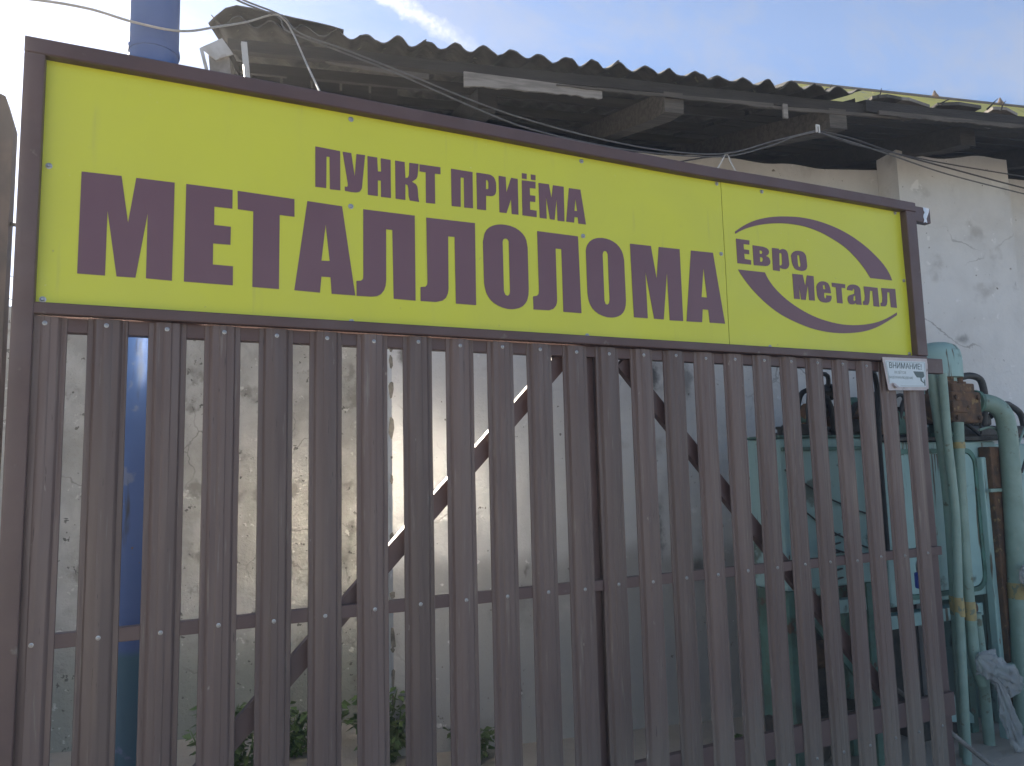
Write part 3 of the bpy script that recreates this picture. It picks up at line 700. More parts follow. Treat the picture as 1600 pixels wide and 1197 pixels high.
# ------------------------------------------------------------------ floodlight housing under the left end of the roof
fl = empty('white_lamp_housing', (0.547, 1.095, 3.56), BA)
tag(fl, 'dirty white sheet metal box under the left end of the slate roof', 'box')
hb = MB()
hv = [(-.040, -.03, -.085), (.055, -.03, -.090), (.060, .10, -.075), (-.030, .10, -.07), (-.052, -.03, .035), (.042, -.03, .022), (.045, .10, .06), (-.045, .10, .075)]
hb.add(hv, [(0, 3, 2, 1), (0, 1, 5, 4), (1, 2, 6, 5), (2, 3, 7, 6), (3, 0, 4, 7), (4, 5, 6, 7)])
hb.build('housing', M['rust_grey'], fl)
hd = MB().prism([[(-.085, .050), (.010, .108), (.062, .035), (-.015, -.005)]], -.045, -.037)
hd.build('hood_plate', M['white_sheet'], fl)
MB().bar((-.082, -.040, .048), (-.046, -.034, -.095), .016, .012).build('side_flange', M['white_sheet'], fl)
wb = MB().bar((0.646, 1.045, 3.665), (0.668, 1.04, 3.44), 0.026, 0.02).build('white_batten', M['white_sheet'])
tag(wb, 'short white batten hanging under the left end of the roof', 'batten')

# ================================================================== concrete fence to the left of the shed
fn = empty('concrete_fence', (0.919, 0.992, 0.0), BA)
tag(fn, 'rough grey concrete slab fence behind the left half of the gate', 'fence')
for i, (a, b) in enumerate([(-8.0, -5.52), (-5.5, -3.02), (-3.0, -1.26), (-1.24, 0.486)]):
    f = MB()
    nx, nz_ = 22, 24
    for j in range(nz_ + 1):
        for k in range(nx + 1):
            s, z = a + (b - a) * k / nx, -0.2 + 2.87 * j / nz_
            f.v.append((s, 1.56 + 0.012 * noise.noise(Vector((s * 3, z * 3, i))) + 0.006 * noise.noise(Vector((s * 11, z * 11, i))), z))
    W_ = nx + 1
    for j in range(nz_):
        for k in range(nx):
            q = j * W_ + k
            f.f.append((q, q + 1, q + W_ + 1, q + W_))
    k0 = len(f.v)
    f.v += [(a, 1.68, -0.2), (b, 1.68, -0.2), (b, 1.68, 2.67), (a, 1.68, 2.67)]
    f.f.append((k0 + 1, k0, k0 + 3, k0 + 2))
    f.f.append(tuple(range(nz_ * W_, nz_ * W_ + nx + 1)) + (k0 + 2, k0 + 3))
    f.f.append(tuple(j * W_ for j in range(nz_, -1, -1)) + (k0, k0 + 3))
    f.f.append(tuple(j * W_ + nx for j in range(nz_ + 1)) + (k0 + 2, k0 + 1))
    f.build('fence_slab', M['concrete'], fn, smooth=50)

# ================================================================== yellow roof far behind
yr = empty('yellow_roofed_building', (0.919, 0.992, 0.0), BA)
tag(yr, 'building with a yellow sheet roof rising behind the broken right end of the slates', 'building')
MB().box(5.0, 14.0, 3.6, 6.0, 0.0, 4.9).build('wall', M['plaster'], yr)
for i in range(10):
    a = 4.86 + i * 0.95
    p = MB()
    p.add([(a, 3.32, 4.83), (a + .94, 3.32, 4.83), (a + .94, 3.92, 5.515), (a, 3.92, 5.515), (a, 3.35, 4.81), (a + .94, 3.35, 4.81), (a + .94, 3.95, 5.495), (a, 3.95, 5.495)],
          [(0, 1, 2, 3), (7, 6, 5, 4), (0, 4, 5, 1), (1, 5, 6, 2), (2, 6, 7, 3), (3, 7, 4, 0)])
    p.v = [(x, y - .92, z + .03) for x, y, z in p.v]
    p.build('roof_sheet', M['yellow_roof'], yr)
MB().box(4.86, 14.3, 3.035, 6.2, 5.46, 5.50).build('rear_roof', M['yellow_roof'], yr)
MB().tube([(4.86, 3.0, 5.555), (14.3, 3.0, 5.555)], 0.016, 6).build('ridge_rail', M['oily'], yr)
for s_ in (6.62, 7.5):
    MB().lathe([(0.035, -.02), (0.04, 0.0), (0.02, .035), (0.006, .07)], (s_, 3.0, 5.565), 'z', 8).build('ridge_bracket', M['rust'], yr)

# ================================================================== tall pole behind the sign
pl = MB().lathe([(0.088, -0.3), (0.088, 5.2)], (0, 0, 0), 'z', 28).build('tall_pole', M['blue'], smooth=40)
pl.location = (0.263, 0.5, 0.0)
for z in (3.24,):
    MB().lathe([(0.0915, -.012), (0.0925, -.006), (0.0925, .006), (0.0915, .012)], (0, 0, z), 'z', 28).build('weld_collar', M['blue'], pl, smooth=40)
tag(pl, 'tall round blue painted steel pole rising behind the yellow sign', 'pole')

# ================================================================== sign and portal frame
sg = empty('gate_sign', (0, 0, 0))
tag(sg, 'long yellow scrap metal collection sign in a dark brown frame above the gate', 'sign')
tb = MB()
cs = [(-.036, 2.889), (-.032, 2.885), (.026, 2.885), (.030, 2.889), (.030, 2.932), (.026, 2.936), (-.032, 2.936), (-.036, 2.932)]
xs_ = [-0.085 + 3.967 * i / 36 for i in range(37)]
for x in xs_:                                # the long bar sags a little right of its middle
    sag = -0.011 * math.exp(-((x - 2.3) / .75) ** 2) + 0.0015 * noise.noise(Vector((x * 2.2, 0, 5)))
    tb.v += [(x, y + 0.002 * noise.noise(Vector((x * 1.7, 3, 0))), z + sag) for y, z in cs]
for i in range(36):
    for q in range(8):
        tb.f.append((i * 8 + q, i * 8 + (q + 1) % 8, i * 8 + 8 + (q + 1) % 8, i * 8 + 8 + q))
tb.f += [tuple(range(7, -1, -1)), tuple(36 * 8 + q for q in range(8))]
tb.build('top_bar', M['brown_paint'], sg, smooth=30)
MB().bbox(-0.082, 3.878, -0.034, 0.0, 2.086, 2.121, .004).build('bottom_bar', M['brown_paint'], sg)
MB().bbox(-0.085, -0.030, -0.037, 0.03, -0.3, 2.884, .004).build('left_post', M['brown_paint'], sg)
MB().bbox(3.806, 3.882, -0.037, 0.03, 2.122, 2.884, .004).build('right_bar', M['brown_paint'], sg)
MB().bbox(-0.05, 4.10, 0.036, 0.076, 2.87, 2.955, .004).build('upper_beam', M['brown_paint'], sg)
MB().bbox(-0.05, 4.095, 0.036, 0.076, 2.045, 2.125, .004).build('lower_beam', M['brown_paint'], sg)
MB().bbox(3.93, 3.99, 0.08, 0.14, -0.3, 2.96, .004).build('right_post', M['brown_paint'], sg)
st = MB()
st.prism([[(4.035, 2.865), (4.05, 2.872), (4.066, 2.868), (4.062, 2.892), (4.07, 2.905), (4.085, 2.93), (4.092, 2.952), (4.04, 2.954), (4.045, 2.935), (4.052, 2.925), (4.042, 2.915), (4.037, 2.90), (4.043, 2.885)]], 0.0335, 0.0345)
st.v = [(x, y, z + 0.0) for x, y, z in st.v]
st.build('torn_sticker', M['sticker'], sg)
def panel(x0, x1, seed, bulge):
    m = MB()
    nx, nz_ = max(6, int((x1 - x0) / 0.12)), 8
    for j in range(nz_ + 1):
        for i in range(nx + 1):
            x, z = x0 + (x1 - x0) * i / nx, 2.112 + (2.895 - 2.112) * j / nz_
            m.v.append((x, WAVE(x, z), z))
    for j in range(nz_):
        for i in range(nx):
            a = j * (nx + 1) + i
            m.f.append((a, a + 1, a + nx + 2, a + nx + 1))
    return m
def WAVE(x, z):
    return 0.0045 * noise.noise(Vector((x * 1.5, z * 2.2, 0.3))) + (0.0 if x < 2.61 else -0.0012)
for x0, x1, sd in ((-0.035, 2.609, 1), (2.6102, 3.81, 2)):
    pm = panel(x0, x1, sd, 0)
    pn = pm.build('panel', M['yellow'], sg, smooth=60, recalc=False)
    back = MB()
    back.v = [(x, y + 0.004, z) for x, y, z in pm.v]
    back.f = [tuple(reversed(f)) for f in pm.f]
    back.build('panel_back', M['aluback'], pn, smooth=60, recalc=False)
    for gi, loops in enumerate(LETTERS):
        cx = sum(p[0] for p in loops[0]) / len(loops[0])
        if not (x0 < cx <= x1):
            continue
        cz = sum(p[1] for p in loops[0]) / len(loops[0])
        m = MB().prism(loops, -0.0016, -0.0008)
        m.v = [(x, y + WAVE(x, z), z) for x, y, z in m.v]
        m.build('logo_arc' if gi >= 34 else 'letter', M['print'], pn)
scr = MB().lathe([(0.0095, -.0005), (0.0095, -0.0025), (0.0062, -0.003), (0.006, -0.0065), (0.0035, -0.0085)], (0, 0, 0), 'y', 10).mesh('screw', M['zinc'], 35)
for x, z in SIGN_SCREWS:
    o = link('screw', scr, sg)
    x = min(max(x, -0.012), 3.79)
    o.location = (x, WAVE(x, z) - 0.0005, z)

# ================================================================== gate leaves
PROF = [(-.0555, .0035), (-.0535, -.0005), (-.0490, -.0010), (-.0440, .0005), (-.0400, .0), (-.0340, -.0105), (-.0300, -.0125), (-.0130, -.0125), (-.0095, -.0150), (-.0040, -.0155), (.0040, -.0155), (.0095, -.0150),
        (.0130, -.0125), (.0300, -.0125), (.0340, -.0105), (.0400, .0), (.0440, .0005), (.0490, -.0010), (.0535, -.0005), (.0555, .0035)]
def make_slat(seed):
    sm = MB()
    zs = [0.11, 0.45, 0.7, 0.95, 1.2, 1.45, 1.7, 1.9, 2.083]
    n, nz2 = len(PROF), len(zs)
    rd = random.Random(seed)
    dent = (rd.uniform(.4, 1.8), rd.uniform(-.03, .03))
    for back in (0, 1):
        for z in zs:
            bow = 0.0035 * noise.noise(Vector((z * 1.3, seed * 9.1, 0)))
            for i, (x, y) in enumerate(PROF):
                lip = 0.0022 * noise.noise(Vector((z * 4.0, seed * 3.3, i * 0.6)))
                dd = 0.004 * math.exp(-((z - dent[0]) / .06) ** 2 - ((x - dent[1]) / .02) ** 2)
                sm.v.append((x * (.985 if back else 1) + 0.0012 * noise.noise(Vector((z * 2.0, seed, i * .1))), y + bow + lip + dd + (.0012 if back else 0), z))
    K = n * nz2
    for j in range(nz2 - 1):
        for i in range(n - 1):
            q = j * n + i
            sm.f.append((q, q + 1, q + n + 1, q + n))
            sm.f.append((K + q + 1, K + q, K + q + n, K + q + n + 1))
        sm.f.append((j * n, (j + 1) * n, K + (j + 1) * n, K + j * n))
        sm.f.append((j * n + n - 1, K + j * n + n - 1, K + (j + 1) * n + n - 1, (j + 1) * n + n - 1))
    for i in range(n - 1):
        sm.f.append((i + 1, i, K + i, K + i + 1))
        q = (nz2 - 1) * n + i
        sm.f.append((q, q + 1, K + q + 1, K + q))
    return sm.mesh('slat', M['brown'], 30)
slat_meshes = [make_slat(k) for k in range(1, 8)]
random.seed(21)
def leaf(name, x0, label, k0, left):
    t = empty(name, (x0, 0.0, 0.0))
    tag(t, label, 'gate', 'gate leaves')
    wdt = 11 * 0.165
    for k in range(12):
        s = link('slat', slat_meshes[(k * 3 + k0) % 7], t)
        s.location = (k * 0.165 + random.uniform(-.0015, .0015), 0.0, random.uniform(-.002, .001))
        s.rotation_euler = (0, R(random.uniform(-.06, .06)), R(random.uniform(-1.2, 1.2)))
        for z in (2.0587, 1.1367, 0.312):
            c = link('screw', scr, s)
            c.location = (random.uniform(-.004, .004), -0.0155, z + random.uniform(-.004, .004))
            c.rotation_euler = (0, random.uniform(0, 6), 0)
            c.scale = (.72, .9, .72)
    l, r = (-0.05, 11 * 0.165 + 0.048 + 0.052) if left else (-0.03, 11 * 0.165 + 0.135)
    MB().bbox(l, r, 0.004, 0.034, 2.040, 2.083, .002).build('top_rail', M['brown_paint'], t)
    MB().bbox(l, r, 0.004, 0.034, 1.116, 1.158, .002).build('middle_rail', M['brown_paint'], t)
    MB().bbox(l, r, 0.004, 0.034, 0.34 if not left else 0.36, 0.45, .002).build('bottom_rail', M['brown_paint'], t)
    if left:
        MB().bbox(r - 0.052, r, 0.0345, 0.066, 0.2, 2.083, .002).build('stile', M['brown_paint'], t)
        MB().bbox(-0.05, -0.005, 0.0345, 0.066, 0.2, 2.083, .002).build('stile', M['brown_paint'], t)
        MB().bar((1.78, 0.050, 2.035), (0.16, 0.050, 0.385), 0.065, 0.03).build('brace', M['brown_paint'], t)
    else:
        MB().bbox(-0.04, 0.005, 0.0345, 0.066, 0.2, 2.083, .002).build('stile', M['brown_paint'], t)
        MB().bbox(r - 0.045, r, 0.0345, 0.066, 0.2, 2.035, .002).build('stile', M['brown_paint'], t)
        MB().bar((0.095, 0.050, 2.035), (1.62, 0.050, 0.385), 0.065, 0.03).build('brace', M['brown_paint'], t)
    return t
gl = leaf('gate_leaf', 0.0, 'left brown picket gate leaf, in front of the blue pole and concrete fence', 0, True)
gr = leaf('gate_leaf', 12 * 0.165 - 0.0146, 'right brown picket gate leaf, in front of the teal machine', 12, False)
MB().bbox(-0.057, -0.015, -0.004, 0.003, 1.112, 1.154, .0015).build('latch_plate', M['brown_paint'], gr)

# ------------------------------------------------------------------ warning sign
ws = empty('warning_sign', (3.70, -0.0385, 2.02))
tag(ws, 'small pale surveillance warning sign with curled corner at the right end of the gate', 'sign')
wb_ = MB().prism([[(-.162, .082), (.165, .086), (.168, .06), (.160, -.068), (.146, -.070), (.145, -.076), (-.13, -.082), (-.136, -.075)]], 0.0, 0.003)
wb_.build('backing', M['paper_back'], ws)
wf = MB().prism([[(-.147, .066), (.148, .070), (.140, -.060), (-.060, -.064), (-.085, -.048), (-.104, -.044), (-.128, -.050)]], -0.0022, -0.0006)
wf.build('face', M['paper'], ws)
cu = MB()
cu.add([(-.060, -.003, -.064), (-.085, -.003, -.048), (-.104, -.003, -.044), (-.110, -.013, -.058), (-.085, -.012, -.070)], [(0, 1, 4), (1, 2, 3, 4)])
cu.build('curled_corner', M['paper_back'], ws)
for a, b in (((-.141, .060), (.141, .064)), ((.141, .064), (.134, -.055)), ((-.05, -.058), (.134, -.055)), ((-.141, .060), (-.126, -.04))):
    MB().bar((a[0], -.0028, a[1]), (b[0], -.0028, b[1]), .0016, .0006).build('border_line', M['ink_pale'], ws)
def lettering(body, size, x, z, m, name, parent, y=-.0026, bold=0.0):
    cu_ = bpy.data.curves.new(name, 'FONT')
    cu_.body = body
    cu_.size = size
    cu_.align_x = 'CENTER'
    cu_.extrude = 0.0003
    cu_.offset = bold
    tmp = bpy.data.objects.new(name, cu_)
    COL.objects.link(tmp)
    bpy.context.view_layer.update()
    me = bpy.data.meshes.new_from_object(tmp.evaluated_get(bpy.context.evaluated_depsgraph_get()))
    bpy.data.objects.remove(tmp)
    me.transform(Matrix.Rotation(math.pi / 2, 4, 'X'))
    me.materials.clear()
    me.materials.append(m)
    o = link(name, me, parent)
    o.location = (x, y, z)
    return o
lettering('ВНИМАНИЕ!', 0.040, -0.002, 0.029, M['ink'], 'heading', ws, bold=0.0003)
lettering('ВЕДЁТСЯ', 0.018, -0.045, 0.003, M['ink_pale'], 'text_line', ws)
lettering('ВИДЕОНАБЛЮДЕНИЕ', 0.0165, -0.042, -0.022, M['ink_pale'], 'text_line', ws)
pc = MB()
pc.prism([[(.052, .018), (.128, .018), (.132, -.004), (.120, -.014), (.075, -.012), (.064, .0)]], -.0032, -.0024)
pc.prism([[(.100, -.0135), (.110, -.0135), (.112, -.027), (.126, -.036), (.126, -.042), (.102, -.030)]], -.0032, -.0024)
pc.prism([[(.127, -.022), (.133, -.022), (.133, -.052), (.127, -.052)]], -.0032, -.0024)
pc.build('camera_pictogram', M['ink'], ws)

# ------------------------------------------------------------------ padlock on a wire hook
pk = empty('blue_padlock', (3.80, 0.05, 1.0))
tag(pk, 'small blue padlock hanging from the middle rail near the right end of the gate', 'padlock')
MB().bbox(-.032, .040, -.014, .014, -.045, .035, .008).build('body', M['padlock'], pk)
MB().tube(smoothpath([(-.018, 0, .03), (-.02, 0, .075), (0, -.002, .10), (.018, 0, .075), (.024, 0, .03)]), .005, 6).build('shackle', M['zinc'], pk, smooth=True)
MB().tube(smoothpath([(0, 0, .09), (.008, 0, .13), (-.012, -.002, .155), (-.035, 0, .14)]), .0035, 5).build('hook', M['oily'], pk, smooth=True)

# ================================================================== neighbour post on the left
ps = MB().prism([[(-.035, -.3), (.035, -.3), (.035, 2.66), (.012, 2.74), (-.035, 2.76)]], -.04, .04).build('neighbour_post', M['post'])
ps.location = (-0.140, 0.02, 0)
tag(ps, 'brown post at the far left edge beside the sign frame', 'post')
hb_ = MB().tube([(-0.11, 0.01, 2.358), (-0.08, 0.01, 2.358)], .006, 8).build('hinge_pin', M['oily'], smooth=True)
tag(hb_, 'thin dark pin between the left post and the sign frame', 'pin')

# ================================================================== hydraulic machine at the right
mc = empty('hydraulic_machine', (3.0, 0.3, 0.0))
tag(mc, 'teal hydraulic press unit with tanks and pipes standing behind the right end of the gate', 'machine')
def mp_(mb, name, m, par=mc, smooth=False):
    mb.v = [(x - 3.0, y - 0.3, z) for x, y, z in mb.v] if par is mc else mb.v
    return mb.build(name, m, par, smooth=smooth)
# left tank
tk = mp_(MB().bbox(3.225, 3.86, 0.36, 0.60, 0.945, 1.722, .012), 'left_tank', M['teal'])
mp_(MB().bbox(3.215, 3.87, 0.35, 0.61, 1.723, 1.738, .004), 'tank_lid', M['teal_dirty'])
mp_(MB().bbox(3.23, 3.855, 0.344, 0.3595, 1.655, 1.675, .003), 'tank_rib', M['teal_dirty'])
mp_(MB().bbox(3.40, 3.52, 0.40, 0.52, 1.739, 1.80, .006), 'filler_cap', M['oily'])
for x in (3.26, 3.60, 3.78):
    mp_(MB().lathe([(.022, 0), (.022, .012), (.012, .014), (.012, .03), (.02, .032), (.02, .045)], (x, .39, 1.739), 'z', 10), 'lid_bolt', M['oily'], smooth=True)
for x0, x1, z0, z1 in ((3.24, 3.85, 1.56, 1.30), (3.30, 3.83, 1.38, 1.12), (3.45, 3.85, 1.18, 1.10)):
    p = [(x0 + (x1 - x0) * i / 8, 0.350 - .004 * (i % 2), z0 + (z1 - z0) * i / 8 - .03 * math.sin(math.pi * i / 8)) for i in range(9)]
    mp_(MB().tube(p, .0045, 5), 'thin_line', M['oily'], smooth=True)
for k in range(7):
    mp_(MB().bar((3.50, 0.353, 1.20 - k * .045), (3.60, 0.351, 1.215 - k * .045), .007, .008), 'vent_slot', M['oily'])
# open frame below the left tank
for x in (3.26, 3.82):
    mp_(MB().bbox(x - .03, x + .03, .37, .43, 0.0, 0.943, .004), 'frame_leg', M['teal_dirty'])
    mp_(MB().bbox(x - .03, x + .03, .53, .59, 0.0, 0.943, .004), 'frame_leg', M['teal_dirty'])
mp_(MB().bbox(3.292, 3.788, .375, .425, .80, .87, .004), 'cross_beam', M['teal'])
mp_(MB().bbox(3.20, 3.90, .40, .56, .22, .30, .004), 'drip_tray', M['oily'])
mp_(MB().bar((3.28, .355, .90), (3.80, .355, .34), .05, .02), 'diagonal_strut', M['teal_dirty'])
mp_(MB().lathe([(.13, 0), (.15, .02), (.15, .30), (.10, .36), (.05, .38)], (3.56, .68, .0), 'z', 16), 'pump_motor', M['oily'], smooth=35)
mp_(MB().lathe([(.07, -.27), (.07, .27)], (3.54, .48, .58), 'x', 12), 'oil_filter', M['rust'], smooth=35)
# right tank with rounded door
mp_(MB().bbox(3.93, 4.955, 0.34, 0.86, .80, 1.695, .012), 'right_tank', M['teal'])
mp_(MB().bbox(3.90, 4.99, 0.31, 0.88, 1.70, 1.722, .004), 'tank_lid', M['oily'])
def rrect(x0, x1, z0, z1, r, n=6):
    p = []
    for cx, cz, a0 in ((x1 - r, z1 - r, 0), (x0 + r, z1 - r, 90), (x0 + r, z0 + r, 180), (x1 - r, z0 + r, 270)):
        for k in range(n + 1):
            a = R(a0 + 90 * k / n)
            p.append((cx + r * math.cos(a), cz + r * math.sin(a)))
    return p
mp_(MB().prism([rrect(4.02, 4.735, .83, 1.655, .09), list(reversed(rrect(4.045, 4.71, .855, 1.63, .075)))], .322, .3385), 'door_moulding', M['teal_dirty'], smooth=40)
mp_(MB().prism([rrect(4.05, 4.705, .86, 1.625, .07)], .328, .339), 'door', M['teal'])
mp_(MB().bbox(4.775, 4.86, 0.26, 0.335, 0.0, 1.66, .006), 'frame_post', M['rust'])
mp_(MB().bbox(4.735, 4.775, 0.29, 0.337, 0.0, 1.60, .006), 'door_edge_post', M['teal'])
mp_(MB().bbox(4.72, 4.83, 0.244, 0.259, 1.395, 1.415, .003), 'hinge_strap', M['teal_pipe'])
mp_(MB().bbox(4.96, 5.75, 0.42, 0.84, 0.0, 1.68, .01), 'side_cabinet', M['teal'])
mp_(MB().bbox(3.95, 4.73, .36, .44, .68, .752, .004), 'cross_beam', M['teal'])
for x in (3.98, 4.70):
    mp_(MB().bbox(x - .03, x + .03, .45, .51, 0.0, .798, .004), 'frame_leg', M['teal_dirty'])
mp_(MB().bbox(3.85, 4.74, .80, .86, 0.0, .797, .01), 'rear_panel', M['oily'])
mp_(MB().prism([[(4.36, .14), (4.36, .32), (4.56, .14), (4.56, .10)]], .36, .375), 'gusset', M['teal'])
mp_(MB().bbox(4.30, 4.72, .50, .75, -.02, .14, .01), 'base_plinth', M['oily'])
# pump deck on top: dark clutter, valve block, motor hood
mp_(MB().bbox(3.82, 4.36, .46, .74, 1.723, 1.84, .02), 'pump_body', M['oily'])
mp_(MB().bbox(4.78, 5.60, .48, .76, 1.723, 1.80, .02), 'manifold', M['oily'])
mp_(MB().bbox(5.02, 5.20, .50, .70, 1.80, 1.88, .015), 'manifold_block', M['oily'])
rf = random.Random(33)
for k in range(34):
    x, y = rf.uniform(3.50, 4.36), rf.uniform(.42, .62)
    top_ = 1.86 + 0.17 * math.exp(-((x - 3.66) / .14) ** 2) + 0.10 * math.exp(-((x - 4.1) / .2) ** 2) + rf.uniform(-.06, .05)
    z0 = rf.uniform(1.74, max(1.76, top_ - .14))
    mm = M[rf.choice(['oily', 'oily', 'rust', 'rust', 'teal_dirty'])]
    kind = k % 4
    if kind == 0:
        r = rf.uniform(.025, .06)
        h = max(.05, top_ - z0)
        mp_(MB().lathe([(r, 0), (r, h * .25), (r * .7, h * .28), (r * .7, h * .7), (r * 1.15, h * .72), (r * 1.15, h * .85), (r * .5, h)], (x, y, z0), 'z', 10), 'fitting', mm, smooth=35)
    elif kind == 1:
        w = rf.uniform(.04, .09)
        mp_(MB().bbox(x - w, x + w, y - .05, y + .05, z0, min(top_, z0 + rf.uniform(.07, .16)), .01), 'fitting', mm)
    elif kind == 2:
        r = rf.uniform(.018, .04)
        h = rf.uniform(.08, .2)
        mp_(MB().lathe([(r * 1.4, 0), (r * 1.4, .02), (r, .022), (r, h - .02), (r * 1.4, h - .018), (r * 1.4, h)], (x, y, (z0 + top_) / 2), 'x', 10), 'fitting', mm, smooth=35)
    else:
        pts = [(x, y, z0), (x + rf.uniform(-.05, .05), y - .04, top_), (x + rf.uniform(.03, .12), y - .06, top_ + rf.uniform(.0, .05)), (x + rf.uniform(.1, .2), y - .03, z0 + .02)]
        mp_(MB().tube(smoothpath(pts, 5), rf.uniform(.008, .016), 8), 'hose', M['rubber'], smooth=True)
vb = MB()
vb.bbox(4.475, 4.735, .26, .46, 1.80, 1.985, .012)
vb.bbox(4.50, 4.70, .27, .45, 1.97, 2.035, .008)
vb.bbox(4.46, 4.60, .25, .30, 1.86, 1.93, .006)
vb.lathe([(.05, 0), (.05, .02), (.035, .022), (.035, .05)], (4.56, .34, 2.03), 'z', 10)
vb.lathe([(.04, 0), (.04, .02), (.026, .022), (.026, .06)], (4.66, .34, 2.03), 'z', 10)
mp_(vb, 'valve_block', M['rust'])
for x, z in ((4.50, 1.83), (4.70, 1.83), (4.50, 1.95), (4.70, 1.95), (4.60, 1.89)):
    mp_(MB().lathe([(.016, 0), (.016, -.012), (.009, -.014)], (x, .259, z), 'y', 6), 'bolt', M['rust'])
mp_(MB().lathe([(.085, 0), (.085, .022), (.06, .024), (.06, .075)], (4.46, .30, 1.724), 'z', 14), 'flange', M['teal_dirty'], smooth=35)
mp_(MB().lathe([(.085, 1.93), (.085, 2.03), (.10, 2.032), (.10, 2.075), (.135, 2.078), (.135, 2.20), (.128, 2.24), (.108, 2.272), (.07, 2.292), (.02, 2.30)], (4.592, .42, 0), 'z', 24), 'motor_hood', M['teal'], smooth=35)
mp_(MB().lathe([(.075, 1.60), (.075, 1.93)], (4.592, .42, 0), 'z', 16), 'motor_stem', M['teal_dirty'], smooth=35)
# pipes
def pipe(name, pts, r, m='teal_pipe', n=12, sub=5):
    return mp_(MB().tube(smoothpath(pts, sub), r, n), name, M[m], smooth=40)
pipe('pipe', [(4.284, .24, 2.07), (4.289, .24, 2.019), (4.317, .24, 1.729), (4.335, .24, 1.335), (4.323, .24, .847), (4.303, .24, .408), (4.29, .24, 0.0)], .030)
pipe('pipe', [(4.289, .18, 2.07), (4.288, .18, 1.942), (4.285, .18, 1.691), (4.296, .18, 1.303), (4.262, .18, .856), (4.238, .18, .423), (4.215, .18, 0.0)], .023)
pipe('pipe', [(4.447, .22, 1.80), (4.423, .22, 1.511), (4.408, .22, 1.121), (4.403, .22, .774), (4.408, .22, .50), (4.45, .22, .36)], .029)
pipe('pipe', [(4.568, .30, .72), (4.58, .30, .462), (4.584, .30, .217), (4.586, .30, 0.0)], .03)
for c, r, z in (((4.323, .24), .033, .795), ((4.262, .18), .026, .80), ((4.403, .22), .0325, .76)):
    mp_(MB().lathe([(r, -.05), (r, .05)], (c[0] - .002, c[1], z), 'z', 14), 'pipe_band', M['band'], smooth=35)
mp_(MB().lathe([(.0325, -.018), (.0325, .018)], (4.436, .22, 1.67), 'z', 14), 'pipe_band', M['band'], smooth=35)
pipe('large_pipe', [(4.60, .36, 1.925), (4.69, .35, 1.928), (4.76, .31, 1.93), (4.825, .255, 1.912), (4.865, .225, 1.86), (4.886, .22, 1.77), (4.886, .22, 1.575), (4.864, .22, 1.129), (4.826, .22, .554), (4.80, .22, .205), (4.79, .22, 0.0)], .052, n=16)
mp_(MB().lathe([(.0555, -.045), (.0555, .045)], (4.845, .22, .83), 'z', 16), 'pipe_band', M['band'], smooth=35)
mp_(MB().lathe([(.072, -.015), (.072, .015)], (4.752, .315, 1.93), 'x', 14), 'flange', M['teal_dirty'], smooth=35)
mp_(MB().tube([(4.60, .26, .40), (4.80, .24, .41)], .024, 10), 'cross_pipe', M['teal_pipe'], smooth=True)
# hoses and cables over the pump deck
pipe('hose', [(4.53, .40, 2.045), (4.622, .40, 2.062), (4.706, .40, 2.076), (4.767, .40, 2.088), (4.86, .40, 2.103), (4.951, .40, 2.086), (4.981, .40, 2.034), (4.985, .40, 1.95), (4.98, .42, 1.80)], .021, 'rubber', 10)
pipe('hose', [(5.18, .5, 1.86), (5.331, .5, 1.939), (5.423, .5, 1.924), (5.503, .5, 1.874), (5.526, .5, 1.79)], .02, 'rubber', 10)
pipe('hose', [(4.90, .5, 1.74), (4.967, .5, 1.80), (5.072, .5, 1.87), (5.206, .5, 1.904), (5.3, .52, 1.82)], .017, 'rubber', 8)
pipe('hose', [(4.74, .44, 1.90), (4.83, .44, 1.82), (4.90, .44, 1.78), (5.0, .46, 1.74)], .012, 'rubber', 8)
pipe('thin_line', [(4.72, .28, 1.76), (4.84, .28, 1.775), (4.94, .28, 1.72), (4.99, .30, 1.62)], .007, 'teal_pipe', 6)
pipe('thin_line', [(4.86, .36, 1.74), (4.87, .36, 1.86), (4.96, .36, 1.90), (5.05, .38, 1.84), (5.09, .36, 1.72), (5.10, .34, 1.55)], .007, 'rubber', 6)
pipe('thin_line', [(5.35, .38, 1.80), (5.22, .36, 1.68), (5.13, .34, 1.55), (5.10, .34, 1.4)], .008, 'teal_pipe', 6)
pipe('thin_line', [(5.52, .40, 1.84), (5.38, .38, 1.70), (5.22, .36, 1.50)], .008, 'rubber', 6)
pipe('hose', [(3.76, .42, 1.74), (3.80, .36, 1.90), (3.84, .34, 1.86), (3.87, .33, 1.70), (3.88, .33, 1.45), (3.88, .33, 1.0)], .016, 'rubber', 8)
pipe('hose', [(3.86, .36, 1.95), (3.84, .32, 2.02), (3.88, .30, 2.08), (3.93, .32, 1.98), (3.90, .31, 1.70), (3.90, .31, 1.1)], .014, 'rubber', 8)
pipe('hose', [(3.55, .42, 2.0), (3.50, .36, 1.98), (3.47, .34, 1.88), (3.50, .34, 1.76)], .013, 'rubber', 8)

